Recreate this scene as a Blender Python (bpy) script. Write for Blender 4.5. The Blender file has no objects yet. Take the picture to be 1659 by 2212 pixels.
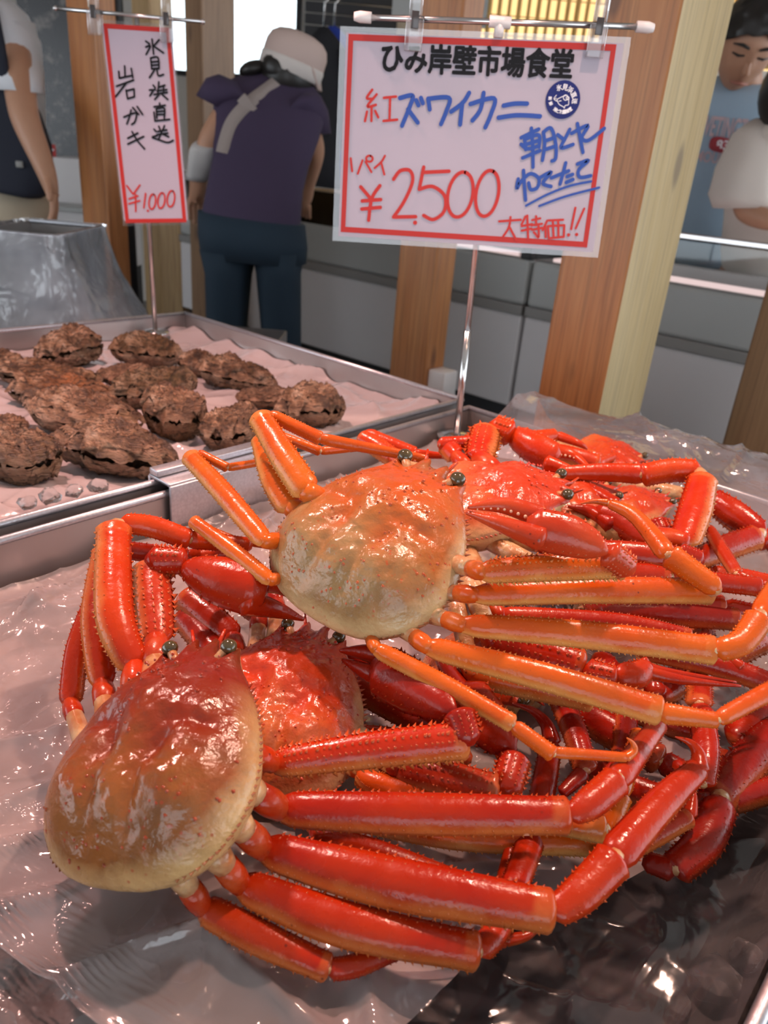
import bpy, bmesh, math, random
from mathutils import Vector as V, Matrix, noise
random.seed(7)
scene = bpy.context.scene
COL = scene.collection

# ------------------------------------------------------------------ camera
F, CX, CY, H = 1645.0, 829.5, 1106.0, 1.22
_d = V((-313, -3553, -F)).normalized(); _u = -_d
_f = V((0, 0, -1)); _f = (_f - _f.dot(_u) * _u).normalized(); _r = _f.cross(_u)
RW = Matrix((_r, _f, _u))                      # camera axes -> world
CAM = V((0, 0, H))
cd = bpy.data.cameras.new('camera'); cam = bpy.data.objects.new('camera', cd); COL.objects.link(cam)
cam.matrix_world = Matrix.Translation(CAM) @ RW.to_4x4()
cd.sensor_fit = 'HORIZONTAL'; cd.sensor_width = 36.0; cd.lens = F / 1659 * 36.0
cd.clip_start = 0.01; cd.clip_end = 200
cd.dof.use_dof = True; cd.dof.focus_distance = 0.56; cd.dof.aperture_fstop = 13.0
scene.camera = cam

# ------------------------------------------------------------------ world, lamps, exposure
w = bpy.data.worlds.new('world'); scene.world = w; w.use_nodes = True
bg = w.node_tree.nodes['Background']; bg.inputs[0].default_value = (0.86, 0.93, 1.0, 1); bg.inputs[1].default_value = 3.4
vs = scene.view_settings
vs.view_transform = 'Standard'; vs.look = 'None'; vs.exposure = 0.0; vs.gamma = 1.0; vs.use_curve_mapping = False

scene.cycles.max_bounces = 8; scene.cycles.caustics_reflective = False; scene.cycles.caustics_refractive = False
scene.cycles.use_adaptive_sampling = True; scene.cycles.adaptive_threshold = 0.02

def lamp(name, loc, target, power, color, size=0.03, angle=110, blend=0.5):
    l = bpy.data.lights.new(name, 'SPOT'); l.energy = power; l.color = color
    l.shadow_soft_size = size; l.spot_size = math.radians(angle); l.spot_blend = blend
    o = bpy.data.objects.new(name, l); COL.objects.link(o); o.location = loc
    o.rotation_euler = (V(target) - V(loc)).to_track_quat('-Z', 'Y').to_euler()
    return o
lamp('pendant_lamp_light', (0.34, 0.78, 1.98), (0.12, 0.62, 0.85), 48, (1.0, 0.60, 0.46), 0.025, 84, .9)
lamp('pendant_lamp_light', (-0.55, 1.02, 2.02), (-0.38, 0.92, 0.85), 72, (1.0, 0.53, 0.45), 0.03, 100, .8)
lamp('pendant_lamp_light', (0.55, 0.30, 2.15), (0.40, 1.2, 1.2), 3, (1.0, 0.62, 0.42), 0.05)

# ------------------------------------------------------------------ pixel -> world helpers (distances are chosen per object)
def ray(px, py): return (RW @ V((px - CX, -(py - CY), -F))).normalized()
def PZ(px, py, z):
    r = ray(px, py); return CAM + r * ((z - H) / r.z)
def PY(px, py, y):
    r = ray(px, py); return CAM + r * (y / r.y)
def PD(px, py, d): return CAM + ray(px, py) * d
def mpp(p): return (RW.transposed() @ (V(p) - CAM)).z / -F      # metres per pixel at p
TA = V((math.sin(math.radians(40)), math.cos(math.radians(40)), 0))   # tray axes
TB = V((TA.y, -TA.x, 0))
def AB(a, b, z): return TA * a + TB * b + V((0, 0, z))
def toab(p): return p.dot(TA), p.dot(TB)

# ------------------------------------------------------------------ object helpers
ORG = {}
def empty(name, label, cat, loc=(0, 0, 0), group=None):
    o = bpy.data.objects.new(name, None); COL.objects.link(o); o.location = loc; o.empty_display_size = .02
    ORG[o.name] = V(loc); tag(o, label, cat, group); return o
def tag(o, label=None, cat=None, group=None, kind=None):
    if label: o['label'] = label
    if cat: o['category'] = cat
    if group: o['group'] = group
    if kind: o['kind'] = kind
    return o
def mk(name, verts, faces, mat, parent=None, smooth=True, attrs=None, mats=None, fm=None):
    """world-space verts -> one mesh object; children are stored relative to their thing's origin"""
    org = ORG[parent.name] if parent else None
    if org is None:
        n = len(verts); c = V((0, 0, 0))
        for v in verts: c += V(v)
        c /= max(n, 1); c.z = min(v[2] for v in verts); org = c
    me = bpy.data.meshes.new(name)
    me.from_pydata([tuple(V(v) - org) for v in verts], [], faces)
    for m in (mats or [mat]): me.materials.append(M[m] if isinstance(m, str) else m)
    if fm: me.polygons.foreach_set('material_index', fm)
    if smooth: me.polygons.foreach_set('use_smooth', [True] * len(me.polygons))
    if attrs:
        for k, vals in attrs.items():
            at = me.attributes.new(k, 'FLOAT', 'POINT'); at.data.foreach_set('value', vals)
    me.update()
    o = bpy.data.objects.new(name, me); COL.objects.link(o)
    if parent: o.parent = parent
    else: o.location = org
    ORG[o.name] = org
    return o

class MB:
    """collects shapes into one mesh"""
    def __init__(s): s.v = []; s.f = []; s.at = {}
    def add(s, verts, faces, **at):
        n = len(s.v); s.v += [V(q) for q in verts]; s.f += [tuple(i + n for i in f) for f in faces]
        for k in set(list(s.at) + list(at)):
            s.at.setdefault(k, [0.0] * n)
            a = at.get(k, 0.0); s.at[k] += (list(a) if isinstance(a, (list, tuple)) else [a] * len(verts))
    def box(s, c, ax, ay, az):
        c = V(c); ax, ay, az = V(ax), V(ay), V(az)
        vs_ = [c + i * ax + j * ay + k * az for i in (-1, 1) for j in (-1, 1) for k in (-1, 1)]
        s.add(vs_, [(0, 1, 3, 2), (4, 6, 7, 5), (0, 4, 5, 1), (2, 3, 7, 6), (0, 2, 6, 4), (1, 5, 7, 3)])
    def bevbox(s, c, ax, ay, az, bv):
        """box with chamfered edges"""
        bm = bmesh.new(); bmesh.ops.create_cube(bm, size=2)
        L = (V(ax).length, V(ay).length, V(az).length)
        for v in bm.verts: v.co = V((v.co.x * L[0], v.co.y * L[1], v.co.z * L[2]))
        bmesh.ops.bevel(bm, geom=list(bm.edges), offset=bv, segments=2, affect='EDGES', profile=.5)
        R = Matrix((V(ax).normalized(), V(ay).normalized(), V(az).normalized())).transposed()
        bm.verts.ensure_lookup_table()
        flip = R.determinant() < 0
        s.add([V(c) + R @ v.co for v in bm.verts], [[v.index for v in f.verts][::-1 if flip else 1] for f in bm.faces]); bm.free()
    def cone(s, p, d, r, h, n=4, **at):
        d = V(d).normalized(); a = d.orthogonal().normalized(); b = d.cross(a)
        vs_ = [V(p) - d * r * .3 + (a * math.cos(t) + b * math.sin(t)) * r for t in [2 * math.pi * i / n for i in range(n)]] + [V(p) + d * h]
        s.add(vs_, [(i, (i + 1) % n, n) for i in range(n)], **at)
    def tube(s, pts, rad, n=10, caps=True, flat=None, **at):
        pts = [V(p) for p in pts]; rs = rad if isinstance(rad, (list, tuple)) else [rad] * len(pts)
        vs_, fs = [], []
        a = None
        for i, p in enumerate(pts):
            t = (pts[min(i + 1, len(pts) - 1)] - pts[max(i - 1, 0)]).normalized()
            if a is None: a = t.orthogonal().normalized()
            a = (a - a.dot(t) * t).normalized(); b = t.cross(a)
            for k in range(n):
                q = 2 * math.pi * k / n
                vs_.append(p + (a * math.cos(q) + b * math.sin(q)) * rs[i])
        for i in range(len(pts) - 1):
            for k in range(n):
                fs.append((i * n + k, i * n + (k + 1) % n, (i + 1) * n + (k + 1) % n, (i + 1) * n + k))
        if caps: fs += [tuple(range(n))[::-1], tuple(range((len(pts) - 1) * n, len(pts) * n))]
        s.add(vs_, fs, **at)
    def ball(s, c, r, u=12, vv=8, ax=None, **at):
        ax = ax or (V((r, 0, 0)), V((0, r, 0)), V((0, 0, r)))
        vs_, fs = [V(c) + ax[2]], []
        for j in range(1, vv):
            ph = math.pi * j / vv
            for i in range(u):
                th = 2 * math.pi * i / u
                vs_.append(V(c) + ax[0] * (math.sin(ph) * math.cos(th)) + ax[1] * (math.sin(ph) * math.sin(th)) + ax[2] * math.cos(ph))
        vs_.append(V(c) - ax[2]); L = len(vs_) - 1
        for i in range(u):
            fs.append((0, 1 + i, 1 + (i + 1) % u))
            for j in range(vv - 2): fs.append((1 + j * u + i, 1 + (j + 1) * u + i, 1 + (j + 1) * u + (i + 1) % u, 1 + j * u + (i + 1) % u))
            fs.append((1 + (vv - 2) * u + i, L, 1 + (vv - 2) * u + (i + 1) % u))
        s.add(vs_, fs, **at)
    def loft(s, rings, n=20, pw=2.3, cap=True, nz=0.0, nsc=9.0, **at):
        """rings: (centre, half-axis u, half-axis v)"""
        vs_, fs = [], []
        for (c, u_, v_) in rings:
            for k in range(n):
                q = 2 * math.pi * k / n; cs, sn = math.cos(q), math.sin(q)
                x = math.copysign(abs(cs) ** (2 / pw), cs); y = math.copysign(abs(sn) ** (2 / pw), sn)
                p = V(c) + V(u_) * x + V(v_) * y
                if nz: p += (p - V(c)).normalized() * nz * noise.noise(V((p.x * nsc, p.y * nsc, p.z * nsc * .45)))
                vs_.append(p)
        for i in range(len(rings) - 1):
            for k in range(n): fs.append((i * n + k, i * n + (k + 1) % n, (i + 1) * n + (k + 1) % n, (i + 1) * n + k))
        if cap: fs += [tuple(range(n))[::-1], tuple(range((len(rings) - 1) * n, len(rings) * n))]
        s.add(vs_, fs, **at)
    def build(s, name, mat, parent=None, smooth=True):
        return mk(name, s.v, s.f, mat, parent, smooth, s.at or None)

# ------------------------------------------------------------------ materials
M = {}
class NT:
    def __init__(s, name):
        s.m = bpy.data.materials.new(name); s.m.use_nodes = True; s.t = s.m.node_tree; s.t.nodes.clear(); M[name] = s.m
        s.out = s.t.nodes.new('ShaderNodeOutputMaterial')
    def n(s, typ, **kw):
        nd = s.t.nodes.new('ShaderNode' + typ)
        for k, v in kw.items():
            if k.startswith('i_'):
                key = k[2:]; key = int(key) if key.isdigit() else key.replace('_', ' ')
                s.set(nd.inputs[key], v)
            else: setattr(nd, k, v)
        return nd
    def set(s, sock, v):
        if hasattr(v, 'bl_idname') or hasattr(v, 'is_output'):
            s.t.links.new(v.outputs[0] if hasattr(v, 'outputs') else v, sock)
        elif isinstance(v, (tuple, list)) and len(v) == 3 and sock.type == 'RGBA': sock.default_value = (*v, 1)
        else: sock.default_value = v
    def mix(s, fac, a, b, mode='MIX'):
        nd = s.t.nodes.new('ShaderNodeMix'); nd.data_type = 'RGBA'; nd.blend_type = mode
        s.set(nd.inputs[0], fac); s.set(nd.inputs[6], a); s.set(nd.inputs[7], b); return nd.outputs[2]
    def math(s, op, a, b=0.0, clamp=False):
        nd = s.t.nodes.new('ShaderNodeMath'); nd.operation = op; nd.use_clamp = clamp
        s.set(nd.inputs[0], a); s.set(nd.inputs[1], b); return nd.outputs[0]
    def ramp(s, fac, stops):
        nd = s.t.nodes.new('ShaderNodeValToRGB'); e = nd.color_ramp.elements
        while len(e) < len(stops): e.new(.5)
        for i, (p, c) in enumerate(stops): e[i].position = p; e[i].color = (*c, 1) if len(c) == 3 else c
        s.set(nd.inputs[0], fac); return nd.outputs[0]
    def coord(s, kind='Object', scale=(1, 1, 1), rot=(0, 0, 0)):
        tc = s.n('TexCoord'); mp = s.n('Mapping'); mp.inputs['Scale'].default_value = scale; mp.inputs['Rotation'].default_value = rot
        s.t.links.new(tc.outputs[kind], mp.inputs[0]); return mp.outputs[0]
    def noise(s, sc, det=3, vec=None, rough=.5, dist=0.0):
        nd = s.n('TexNoise', i_Scale=sc, i_Detail=det, i_Roughness=rough, i_Distortion=dist)
        s.set(nd.inputs['Vector'], vec if vec is not None else s.coord()); return nd.outputs[0]
    def vor(s, sc, vec=None, feat='F1'):
        nd = s.n('TexVoronoi', feature=feat, i_Scale=sc); s.set(nd.inputs['Vector'], vec if vec is not None else s.coord()); return nd.outputs[0]
    def bump(s, h, st=.3, dist=.002):
        return s.n('Bump', i_Height=h, i_Strength=st, i_Distance=dist).outputs[0]
    def attr(s, name): return s.n('Attribute', attribute_name=name).outputs['Fac']
    def pbr(s, col, rough=.5, normal=None, **kw):
        p = s.n('BsdfPrincipled'); s.set(p.inputs['Base Color'], col); s.set(p.inputs['Roughness'], rough)
        if normal is not None: s.set(p.inputs['Normal'], normal)
        for k, v in kw.items(): s.set(p.inputs[k.replace('_', ' ')], v)
        s.t.links.new(p.outputs[0], s.out.inputs[0]); return p
def simple(name, col, rough=.5, **kw):
    t = NT(name); t.pbr(col, rough, **kw); return t.m

def crab_leg_mat(name, top, mid, pale):
    t = NT(name)
    nz = t.noise(45, 4); p = t.attr('pale'); e = t.attr('spine')
    big = t.noise(16, 2)
    c = t.mix(t.ramp(big, [(.35, (0, 0, 0)), (.65, (1, 1, 1))]), top, mid)
    c = t.mix(t.ramp(t.math('ADD', p, t.math('MULTIPLY', t.math('SUBTRACT', nz, .5), .8)), [(.45, (0, 0, 0)), (.95, (1, 1, 1))]), c, pale)
    sp = t.vor(170); spk = t.ramp(sp, [(.10, (1, 1, 1)), (.16, (0, 0, 0))])
    gate = t.ramp(t.noise(38, 2), [(.58, (0, 0, 0)), (.66, (1, 1, 1))])
    c = t.mix(t.math('MULTIPLY', t.math('MULTIPLY', spk, gate), .8), c, (.12, .012, .006))
    c = t.mix(t.math('MULTIPLY', e, .45), c, pale)
    b = t.bump(t.math('ADD', t.math('MULTIPLY', t.noise(330, 2), .5), t.math('MULTIPLY', t.noise(85, 3), 1.5)), .30, .0016)
    t.pbr(c, t.ramp(t.noise(90, 3), [(.3, (.16, .16, .16)), (.7, (.34, .34, .34))]), b, Specular_IOR_Level=.36)
crab_leg_mat('leg_orange', (.60, .118, .010), (.54, .072, .006), (.64, .28, .075))
crab_leg_mat('leg_red', (.43, .030, .003), (.34, .012, .002), (.54, .13, .030))
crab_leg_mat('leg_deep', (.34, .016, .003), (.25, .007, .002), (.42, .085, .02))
crab_leg_mat('leg_bright', (.55, .052, .005), (.46, .022, .003), (.60, .18, .045))
crab_leg_mat('claw_pink', (.52, .060, .016), (.42, .030, .008), (.62, .20, .07))

def carapace_mat(name, front, mid, rear, margin, spot, dark):
    t = NT(name)
    cy = t.attr('cy'); cr = t.attr('cr'); sp = t.attr('spine'); gr = t.attr('groove')
    nz = t.noise(30, 5, rough=.65, dist=.8); nb = t.noise(12, 3, dist=.5)
    f = t.math('ADD', cy, t.math('MULTIPLY', t.math('SUBTRACT', nz, .5), 1.3))
    f = t.math('ADD', f, t.math('MULTIPLY', t.math('SUBTRACT', nb, .5), 1.5))
    c = t.ramp(t.math('ADD', t.math('MULTIPLY', f, .5), .5), [(.20, rear), (.52, mid), (.82, front)])
    c = t.mix(t.math('MULTIPLY', t.ramp(t.noise(17, 4, rough=.6, dist=1.0), [(.50, (0, 0, 0)), (.68, (1, 1, 1))]), .6), c, dark)
    c = t.mix(t.math('MULTIPLY', gr, .6, True), c, front)
    mg = t.math('MULTIPLY', t.ramp(t.math('ADD', cr, t.math('MULTIPLY', t.math('SUBTRACT', nz, .5), .25)), [(.84, (0, 0, 0)), (1.0, (1, 1, 1))]), t.ramp(t.math('ADD', t.math('MULTIPLY', cy, .5), .5), [(.62, (1, 1, 1)), (.80, (0, 0, 0))]))
    c = t.mix(mg, c, margin)
    frk = t.ramp(t.vor(220), [(.12, (1, 1, 1)), (.26, (0, 0, 0))]); gate = t.ramp(t.noise(24, 3), [(.48, (0, 0, 0)), (.6, (1, 1, 1))])
    c = t.mix(t.math('MULTIPLY', t.math('MULTIPLY', frk, gate), .7), c, spot)
    c = t.mix(t.math('MULTIPLY', sp, .7), c, spot)
    h = t.math('ADD', t.math('MULTIPLY', t.noise(260, 2), .35), t.math('MULTIPLY', t.noise(55, 4, rough=.5), 3.0))
    b = t.bump(h, .42, .0024)
    t.pbr(c, t.ramp(t.noise(60, 3), [(.3, (.17, .17, .17)), (.7, (.36, .36, .36))]), b, Specular_IOR_Level=.5)
carapace_mat('shell_cream', (.47, .080, .010), (.40, .130, .030), (.33, .195, .080), (.58, .44, .22), (.44, .065, .015), (.20, .110, .042))
carapace_mat('shell_brown', (.20, .013, .004), (.23, .036, .008), (.26, .085, .019), (.54, .33, .14), (.32, .034, .008), (.12, .044, .012))
carapace_mat('shell_red', (.46, .036, .007), (.48, .060, .012), (.50, .13, .035), (.60, .32, .12), (.42, .02, .006), (.34, .05, .015))
carapace_mat('shell_scarlet', (.50, .038, .009), (.50, .055, .013), (.52, .14, .04), (.64, .40, .19), (.46, .024, .008), (.36, .04, .012))
t = NT('membrane'); t.pbr(t.mix(t.ramp(t.noise(90, 3), [(.35, (0, 0, 0)), (.65, (1, 1, 1))]), (.58, .38, .19), (.44, .17, .06)), .3, t.bump(t.noise(130, 3), .6, .003), Coat_Weight=.4, Subsurface_Weight=.15, Subsurface_Radius=(.01, .006, .003))
t = NT('eye_olive'); t.pbr(t.mix(t.noise(120, 2), (.10, .075, .025), (.035, .022, .008)), .12, None, Coat_Weight=.8)
simple('tooth', (.80, .52, .34), .35); simple('tip_dark', (.25, .10, .02), .25)

def wood(name, c1, c2, knot):
    t = NT(name)
    v = t.coord('Object', (14, 14, .9)); g = t.noise(3.0, 5, v, .6, .6)
    v2 = t.coord('Object', (110, 110, 2.2)); g2 = t.noise(2.0, 3, v2)
    c = t.mix(t.ramp(g, [(.35, (0, 0, 0)), (.65, (1, 1, 1))]), c1, c2)
    c = t.mix(t.math('MULTIPLY', t.ramp(g2, [(.5, (0, 0, 0)), (.62, (1, 1, 1))]), .35), c, knot)
    kv = t.coord('Object', (9, 9, 3.2)); k = t.ramp(t.vor(1.0, kv), [(.10, (1, 1, 1)), (.17, (0, 0, 0))])
    c = t.mix(t.math('MULTIPLY', k, .8), c, knot)
    t.pbr(c, .45, t.bump(g2, .15, .001), Coat_Weight=.12, Coat_Roughness=.3)
wood('wood_cedar', (.50, .205, .066), (.41, .145, .042), (.13, .05, .022))
wood('wood_pale', (.60, .40, .19), (.52, .33, .15), (.20, .11, .05))
wood('wood_dull', (.34, .20, .11), (.28, .16, .085), (.13, .07, .04))

t = NT('steel'); sv = t.coord('Object', (60, 60, 60))
t.pbr(t.mix(t.noise(14, 4), (.46, .43, .42), (.36, .34, .335)), t.ramp(t.noise(9, 4), [(.3, (.28, .28, .28)), (.7, (.5, .5, .5))]), t.bump(t.noise(30, 4), .08, .002), Metallic=.85)
t = NT('steel_bracket'); t.pbr(t.mix(t.vor(300), (.62, .62, .66), (.48, .48, .52)), .34, t.bump(t.vor(420), .12, .0006), Metallic=.8)
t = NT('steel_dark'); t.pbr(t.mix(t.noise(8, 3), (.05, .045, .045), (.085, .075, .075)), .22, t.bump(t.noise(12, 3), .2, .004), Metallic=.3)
simple('chrome', (.62, .60, .60), .16, Metallic=1.0)

def film(name, milky, tint, rough, bstr, wear):
    """thin polythene film: mostly clear, a little milky, glossy"""
    t = NT(name)
    cr = t.noise(11, 3, rough=.5, dist=1.0); cr2 = t.noise(40, 2, dist=.6)
    h = t.math('ADD', t.math('ABSOLUTE', t.math('SUBTRACT', cr, .5)), t.math('MULTIPLY', cr2, .18))
    nb = t.bump(h, bstr, .03)
    tr = t.n('BsdfTransparent'); tr.inputs[0].default_value = (.96, .95, .96, 1)
    df = t.n('BsdfDiffuse', i_Color=tint); tl = t.n('BsdfTranslucent', i_Color=tint)
    t.set(df.inputs['Normal'], nb)
    ml = t.n('MixShader', i_0=.35); t.t.links.new(df.outputs[0], ml.inputs[1]); t.t.links.new(tl.outputs[0], ml.inputs[2])
    fac = t.ramp(t.noise(7, 3), [(.3, (max(milky - wear, 0),) * 3), (.7, (milky + wear,) * 3)])
    mm = t.n('MixShader'); t.set(mm.inputs[0], fac); t.t.links.new(tr.outputs[0], mm.inputs[1]); t.t.links.new(ml.outputs[0], mm.inputs[2])
    gl = t.n('BsdfGlossy', i_Color=(1, 1, 1), i_Roughness=rough); t.set(gl.inputs['Normal'], nb)
    fr = t.n('Fresnel', i_IOR=1.42); t.set(fr.inputs['Normal'], nb)
    fx = t.math('ADD', t.math('MULTIPLY', fr.outputs[0], 1.2), .02, True)
    gm = t.n('MixShader'); t.set(gm.inputs[0], fx); t.t.links.new(mm.outputs[0], gm.inputs[1]); t.t.links.new(gl.outputs[0], gm.inputs[2])
    t.t.links.new(gm.outputs[0], t.out.inputs[0])
film('film_milky', .42, (.90, .76, .76), .08, .16, .16)
film('film_oyster', .74, (.90, .80, .82), .14, .12, .08)
film('film_clear', .10, (.7, .7, .76), .09, .14, .06)
film('film_tub', .42, (.82, .84, .92), .10, .35, .16)
film('film_bag', .24, (.80, .82, .92), .10, .3, .12)
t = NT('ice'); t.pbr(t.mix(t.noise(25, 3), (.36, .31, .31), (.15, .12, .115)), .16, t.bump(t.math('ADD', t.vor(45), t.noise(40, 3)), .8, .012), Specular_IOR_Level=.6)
t = NT('ice_lump'); t.pbr((.80, .80, .82), .08, t.bump(t.noise(60, 3), .4, .004), Transmission_Weight=.85, IOR=1.31)

t = NT('oyster_shell')
ly = t.attr('layer'); ns = t.noise(34, 6, rough=.62); nb = t.noise(13, 4, rough=.6)
wv = t.n('TexNoise', i_Scale=34, i_Detail=6, i_Roughness=.65, i_Distortion=2.6); t.set(wv.inputs['Vector'], t.coord('Object', (1, 1, 4)))
c = t.ramp(ns, [(.36, (.045, .024, .014)), (.45, (.30, .155, .075)), (.53, (.62, .36, .21)), (.66, (.95, .70, .50))])
c = t.mix(t.ramp(nb, [(.52, (0, 0, 0)), (.68, (.65, .65, .65))]), c, (.44, .32, .12))
c = t.mix(t.ramp(t.noise(9, 3), [(.50, (0, 0, 0)), (.66, (.75, .75, .75))]), c, (.70, .36, .24))
c = t.mix(t.math('MULTIPLY', t.ramp(wv.outputs[0], [(.40, (1, 1, 1)), (.48, (0, 0, 0))]), .88), c, (.050, .028, .016))
c = t.mix(t.math('MULTIPLY', t.attr('orange'), t.ramp(nb, [(.35, (0, 0, 0)), (.55, (1, 1, 1))])), c, (.72, .25, .07))
c = t.mix(t.math('MULTIPLY', t.ramp(t.math('ADD', ly, t.math('MULTIPLY', t.math('SUBTRACT', ns, .5), .5)), [(.10, (1, 1, 1)), (.30, (0, 0, 0))]), .8), c, (.06, .035, .02))
c = t.mix(t.math('MULTIPLY', t.ramp(ly, [(.72, (0, 0, 0)), (.95, (1, 1, 1))]), .45), c, (.85, .62, .44))
oi = t.n('ObjectInfo').outputs['Random']
c = t.mix(t.math('MULTIPLY', oi, .22), c, (.70, .42, .30))
c = t.mix(t.ramp(oi, [(.0, (.35, .35, .35)), (.35, (0, 0, 0))]), c, (.14, .11, .05))
t.pbr(c, t.ramp(ns, [(.3, (.25, .25, .25)), (.7, (.7, .7, .7))]), t.bump(t.math('ADD', t.math('MULTIPLY', wv.outputs[0], 2.0), ns), 1.0, .012))
t = NT('oyster_lip'); t.pbr(t.mix(t.noise(60, 3), (.10, .085, .03), (.04, .035, .02)), .4)

simple('paper', (.42, .375, .445), .3, Specular_IOR_Level=.3)
simple('print_red', (.45, .030, .025), .4, Specular_IOR_Level=.2); simple('ink_red', (.50, .030, .024), .4, Specular_IOR_Level=.2)
simple('ink_black', (.008, .008, .010), .5, Specular_IOR_Level=.15); simple('ink_blue', (.028, .080, .36), .4, Specular_IOR_Level=.2); simple('ink_navy', (.010, .016, .14), .4, Specular_IOR_Level=.2)
simple('ink_white', (.82, .82, .86), .4)
film('laminate', .04, (.9, .9, .92), .05, .03, .02)
wood('wood_paler_side', (.60, .455, .24), (.53, .385, .185), (.23, .17, .11))
film('acrylic', .10, (.9, .88, .86), .06, .02, .04)
simple('white_plastic', (.78, .74, .72), .35)
t = NT('freezer_white'); t.pbr(t.mix(t.noise(3, 3), (.70, .67, .67), (.63, .60, .61)), .35)
simple('freezer_grey', (.40, .41, .40), .4); simple('black_plastic', (.012, .012, .014), .5); simple('grey_band', (.25, .24, .23), .45)
t = NT('glow_strip'); e = t.n('Emission', i_Color=(1, .72, .70), i_Strength=1.1); t.t.links.new(e.outputs[0], t.out.inputs[0])
t = NT('warm_light'); e = t.n('Emission', i_Color=(1.0, .70, .30), i_Strength=1.5); t.t.links.new(e.outputs[0], t.out.inputs[0])
simple('bamboo', (.72, .45, .15), .5)
t = NT('glass'); tr = t.n('BsdfTransparent', i_0=(.90, .93, .93)); g = t.n('BsdfGlossy', i_Roughness=.03); fr = t.n('Fresnel', i_IOR=1.45)
mx = t.n('MixShader'); t.set(mx.inputs[0], fr.outputs[0]); t.t.links.new(tr.outputs[0], mx.inputs[1]); t.t.links.new(g.outputs[0], mx.inputs[2]); t.t.links.new(mx.outputs[0], t.out.inputs[0])
t = NT('dark_glass'); t.pbr(t.mix(t.ramp(t.noise(9, 5, rough=.7), [(.52, (0, 0, 0)), (.66, (1, 1, 1))]), (.012, .012, .018), (.16, .14, .13)), .25)  # mottled reflection is painted into the glass colour
simple('wall_paint', (.62, .58, .54), .8); simple('wall_dark', (.03, .03, .035), .7)
t = NT('concrete'); t.pbr(t.mix(t.noise(4, 4), (.12, .115, .11), (.17, .16, .155)), .55)
simple('table_dark', (.05, .05, .055), .5)

t = NT('skin'); t.pbr(t.mix(t.noise(18, 3), (.50, .27, .17), (.44, .22, .135)), .5, None, Subsurface_Weight=.1, Subsurface_Radius=(.02, .008, .004))
simple('hair', (.012, .010, .009), .4); simple('lips', (.38, .14, .10), .5); simple('eye_dark', (.01, .008, .007), .3)
def cloth(name, c, c2=None):
    t = NT(name); t.pbr(t.mix(t.noise(6, 4), c, c2 or tuple(x * .85 for x in c)), .85, t.bump(t.noise(300, 2), .2, .001))
cloth('cloth_navy', (.050, .032, .075)); cloth('cloth_teal', (.012, .030, .052)); cloth('cloth_white', (.72, .73, .77)); cloth('cloth_beige', (.55, .46, .34))
cloth('cloth_bag', (.014, .017, .032)); cloth('cloth_blue', (.33, .44, .55)); cloth('cloth_cream', (.72, .64, .58)); cloth('cloth_cap', (.62, .47, .42))
cloth('cloth_capband', (.68, .62, .58)); cloth('strap', (.36, .30, .28)); cloth('cloth_black', (.012, .012, .016)); cloth('cloth_royal', (.02, .05, .35))
cloth('cover_white', (.60, .58, .57)); simple('shirt_red', (.30, .03, .04), .8); simple('shirt_print', (.55, .40, .42), .8); simple('shoe', (.05, .05, .05), .6)
#@@STRUCT
# ------------------------------------------------------------------ the hall
def struct(name, mb, mat, smooth=False):
    o = mb.build(name, mat, None, smooth); o['kind'] = 'structure'; return o
def bx(x0, x1, y0, y1, z0, z1, mb=None):
    mb = mb or MB(); mb.box(((x0 + x1) / 2, (y0 + y1) / 2, (z0 + z1) / 2), ((x1 - x0) / 2, 0, 0), (0, (y1 - y0) / 2, 0), (0, 0, (z1 - z0) / 2)); return mb
struct('floor', bx(-5, 5.2, -3.5, 7, -.1, 0), 'concrete')
struct('ceiling', bx(-5, 5.2, -3.6, 7, 3.2, 3.3), 'wall_paint')
YB = 6.4
WIN = [(-1.98, -1.60, 1.66, 2.75), (-1.46, -.90, 1.67, 2.75)]
m = MB(); xs = -5
for (x0, x1, z0, z1) in WIN:
    bx(xs, x0, YB, YB + .15, 0, 3.2, m); bx(x0, x1, YB, YB + .15, 0, z0, m); bx(x0, x1, YB, YB + .15, z1, 3.2, m); xs = x1
bx(xs, 5.2, YB, YB + .15, 0, 3.2, m)
struct('wall_back', m, 'wall_paint')
m = bx(-5.15, -5, -3.5, 7, 0, .5); bx(-5.15, -5, -3.5, 7, 2.6, 3.2, m); bx(-5.15, -5, 2, 7, .5, 2.6, m); struct('wall_left', m, 'wall_paint')
m = bx(-5, -1.2, -3.6, -3.45, 0, 3.2); bx(2.2, 5.2, -3.6, -3.45, 0, 3.2, m); bx(-1.2, 2.2, -3.6, -3.45, 2.3, 3.2, m); struct('wall_front', m, 'wall_paint')
m = bx(5.2, 5.35, -3.5, 7, 0, .3); bx(5.2, 5.35, -3.5, 7, 3.0, 3.2, m); bx(5.2, 5.35, 4.6, 7, .3, 3.0, m); struct('wall_right', m, 'wall_paint')
for i, (x0, x1, z0, z1) in enumerate(WIN):
    f = MB(); t_ = .035
    bx(x0, x0 + t_, YB - .02, YB + .04, z0, z1, f); bx(x1 - t_, x1, YB - .02, YB + .04, z0, z1, f)
    bx(x0 + t_, x1 - t_, YB - .02, YB + .04, z0, z0 + t_, f); bx(x0 + t_, x1 - t_, YB - .02, YB + .04, z1 - t_, z1, f)
    o = struct('window_%d' % (i + 1), f, 'black_plastic')
    mk('pane', *(lambda b: (b.v, b.f))(bx(x0 + t_, x1 - t_, YB + .005, YB + .011, z0 + t_, z1 - t_)), 'glass', o, False)

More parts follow.
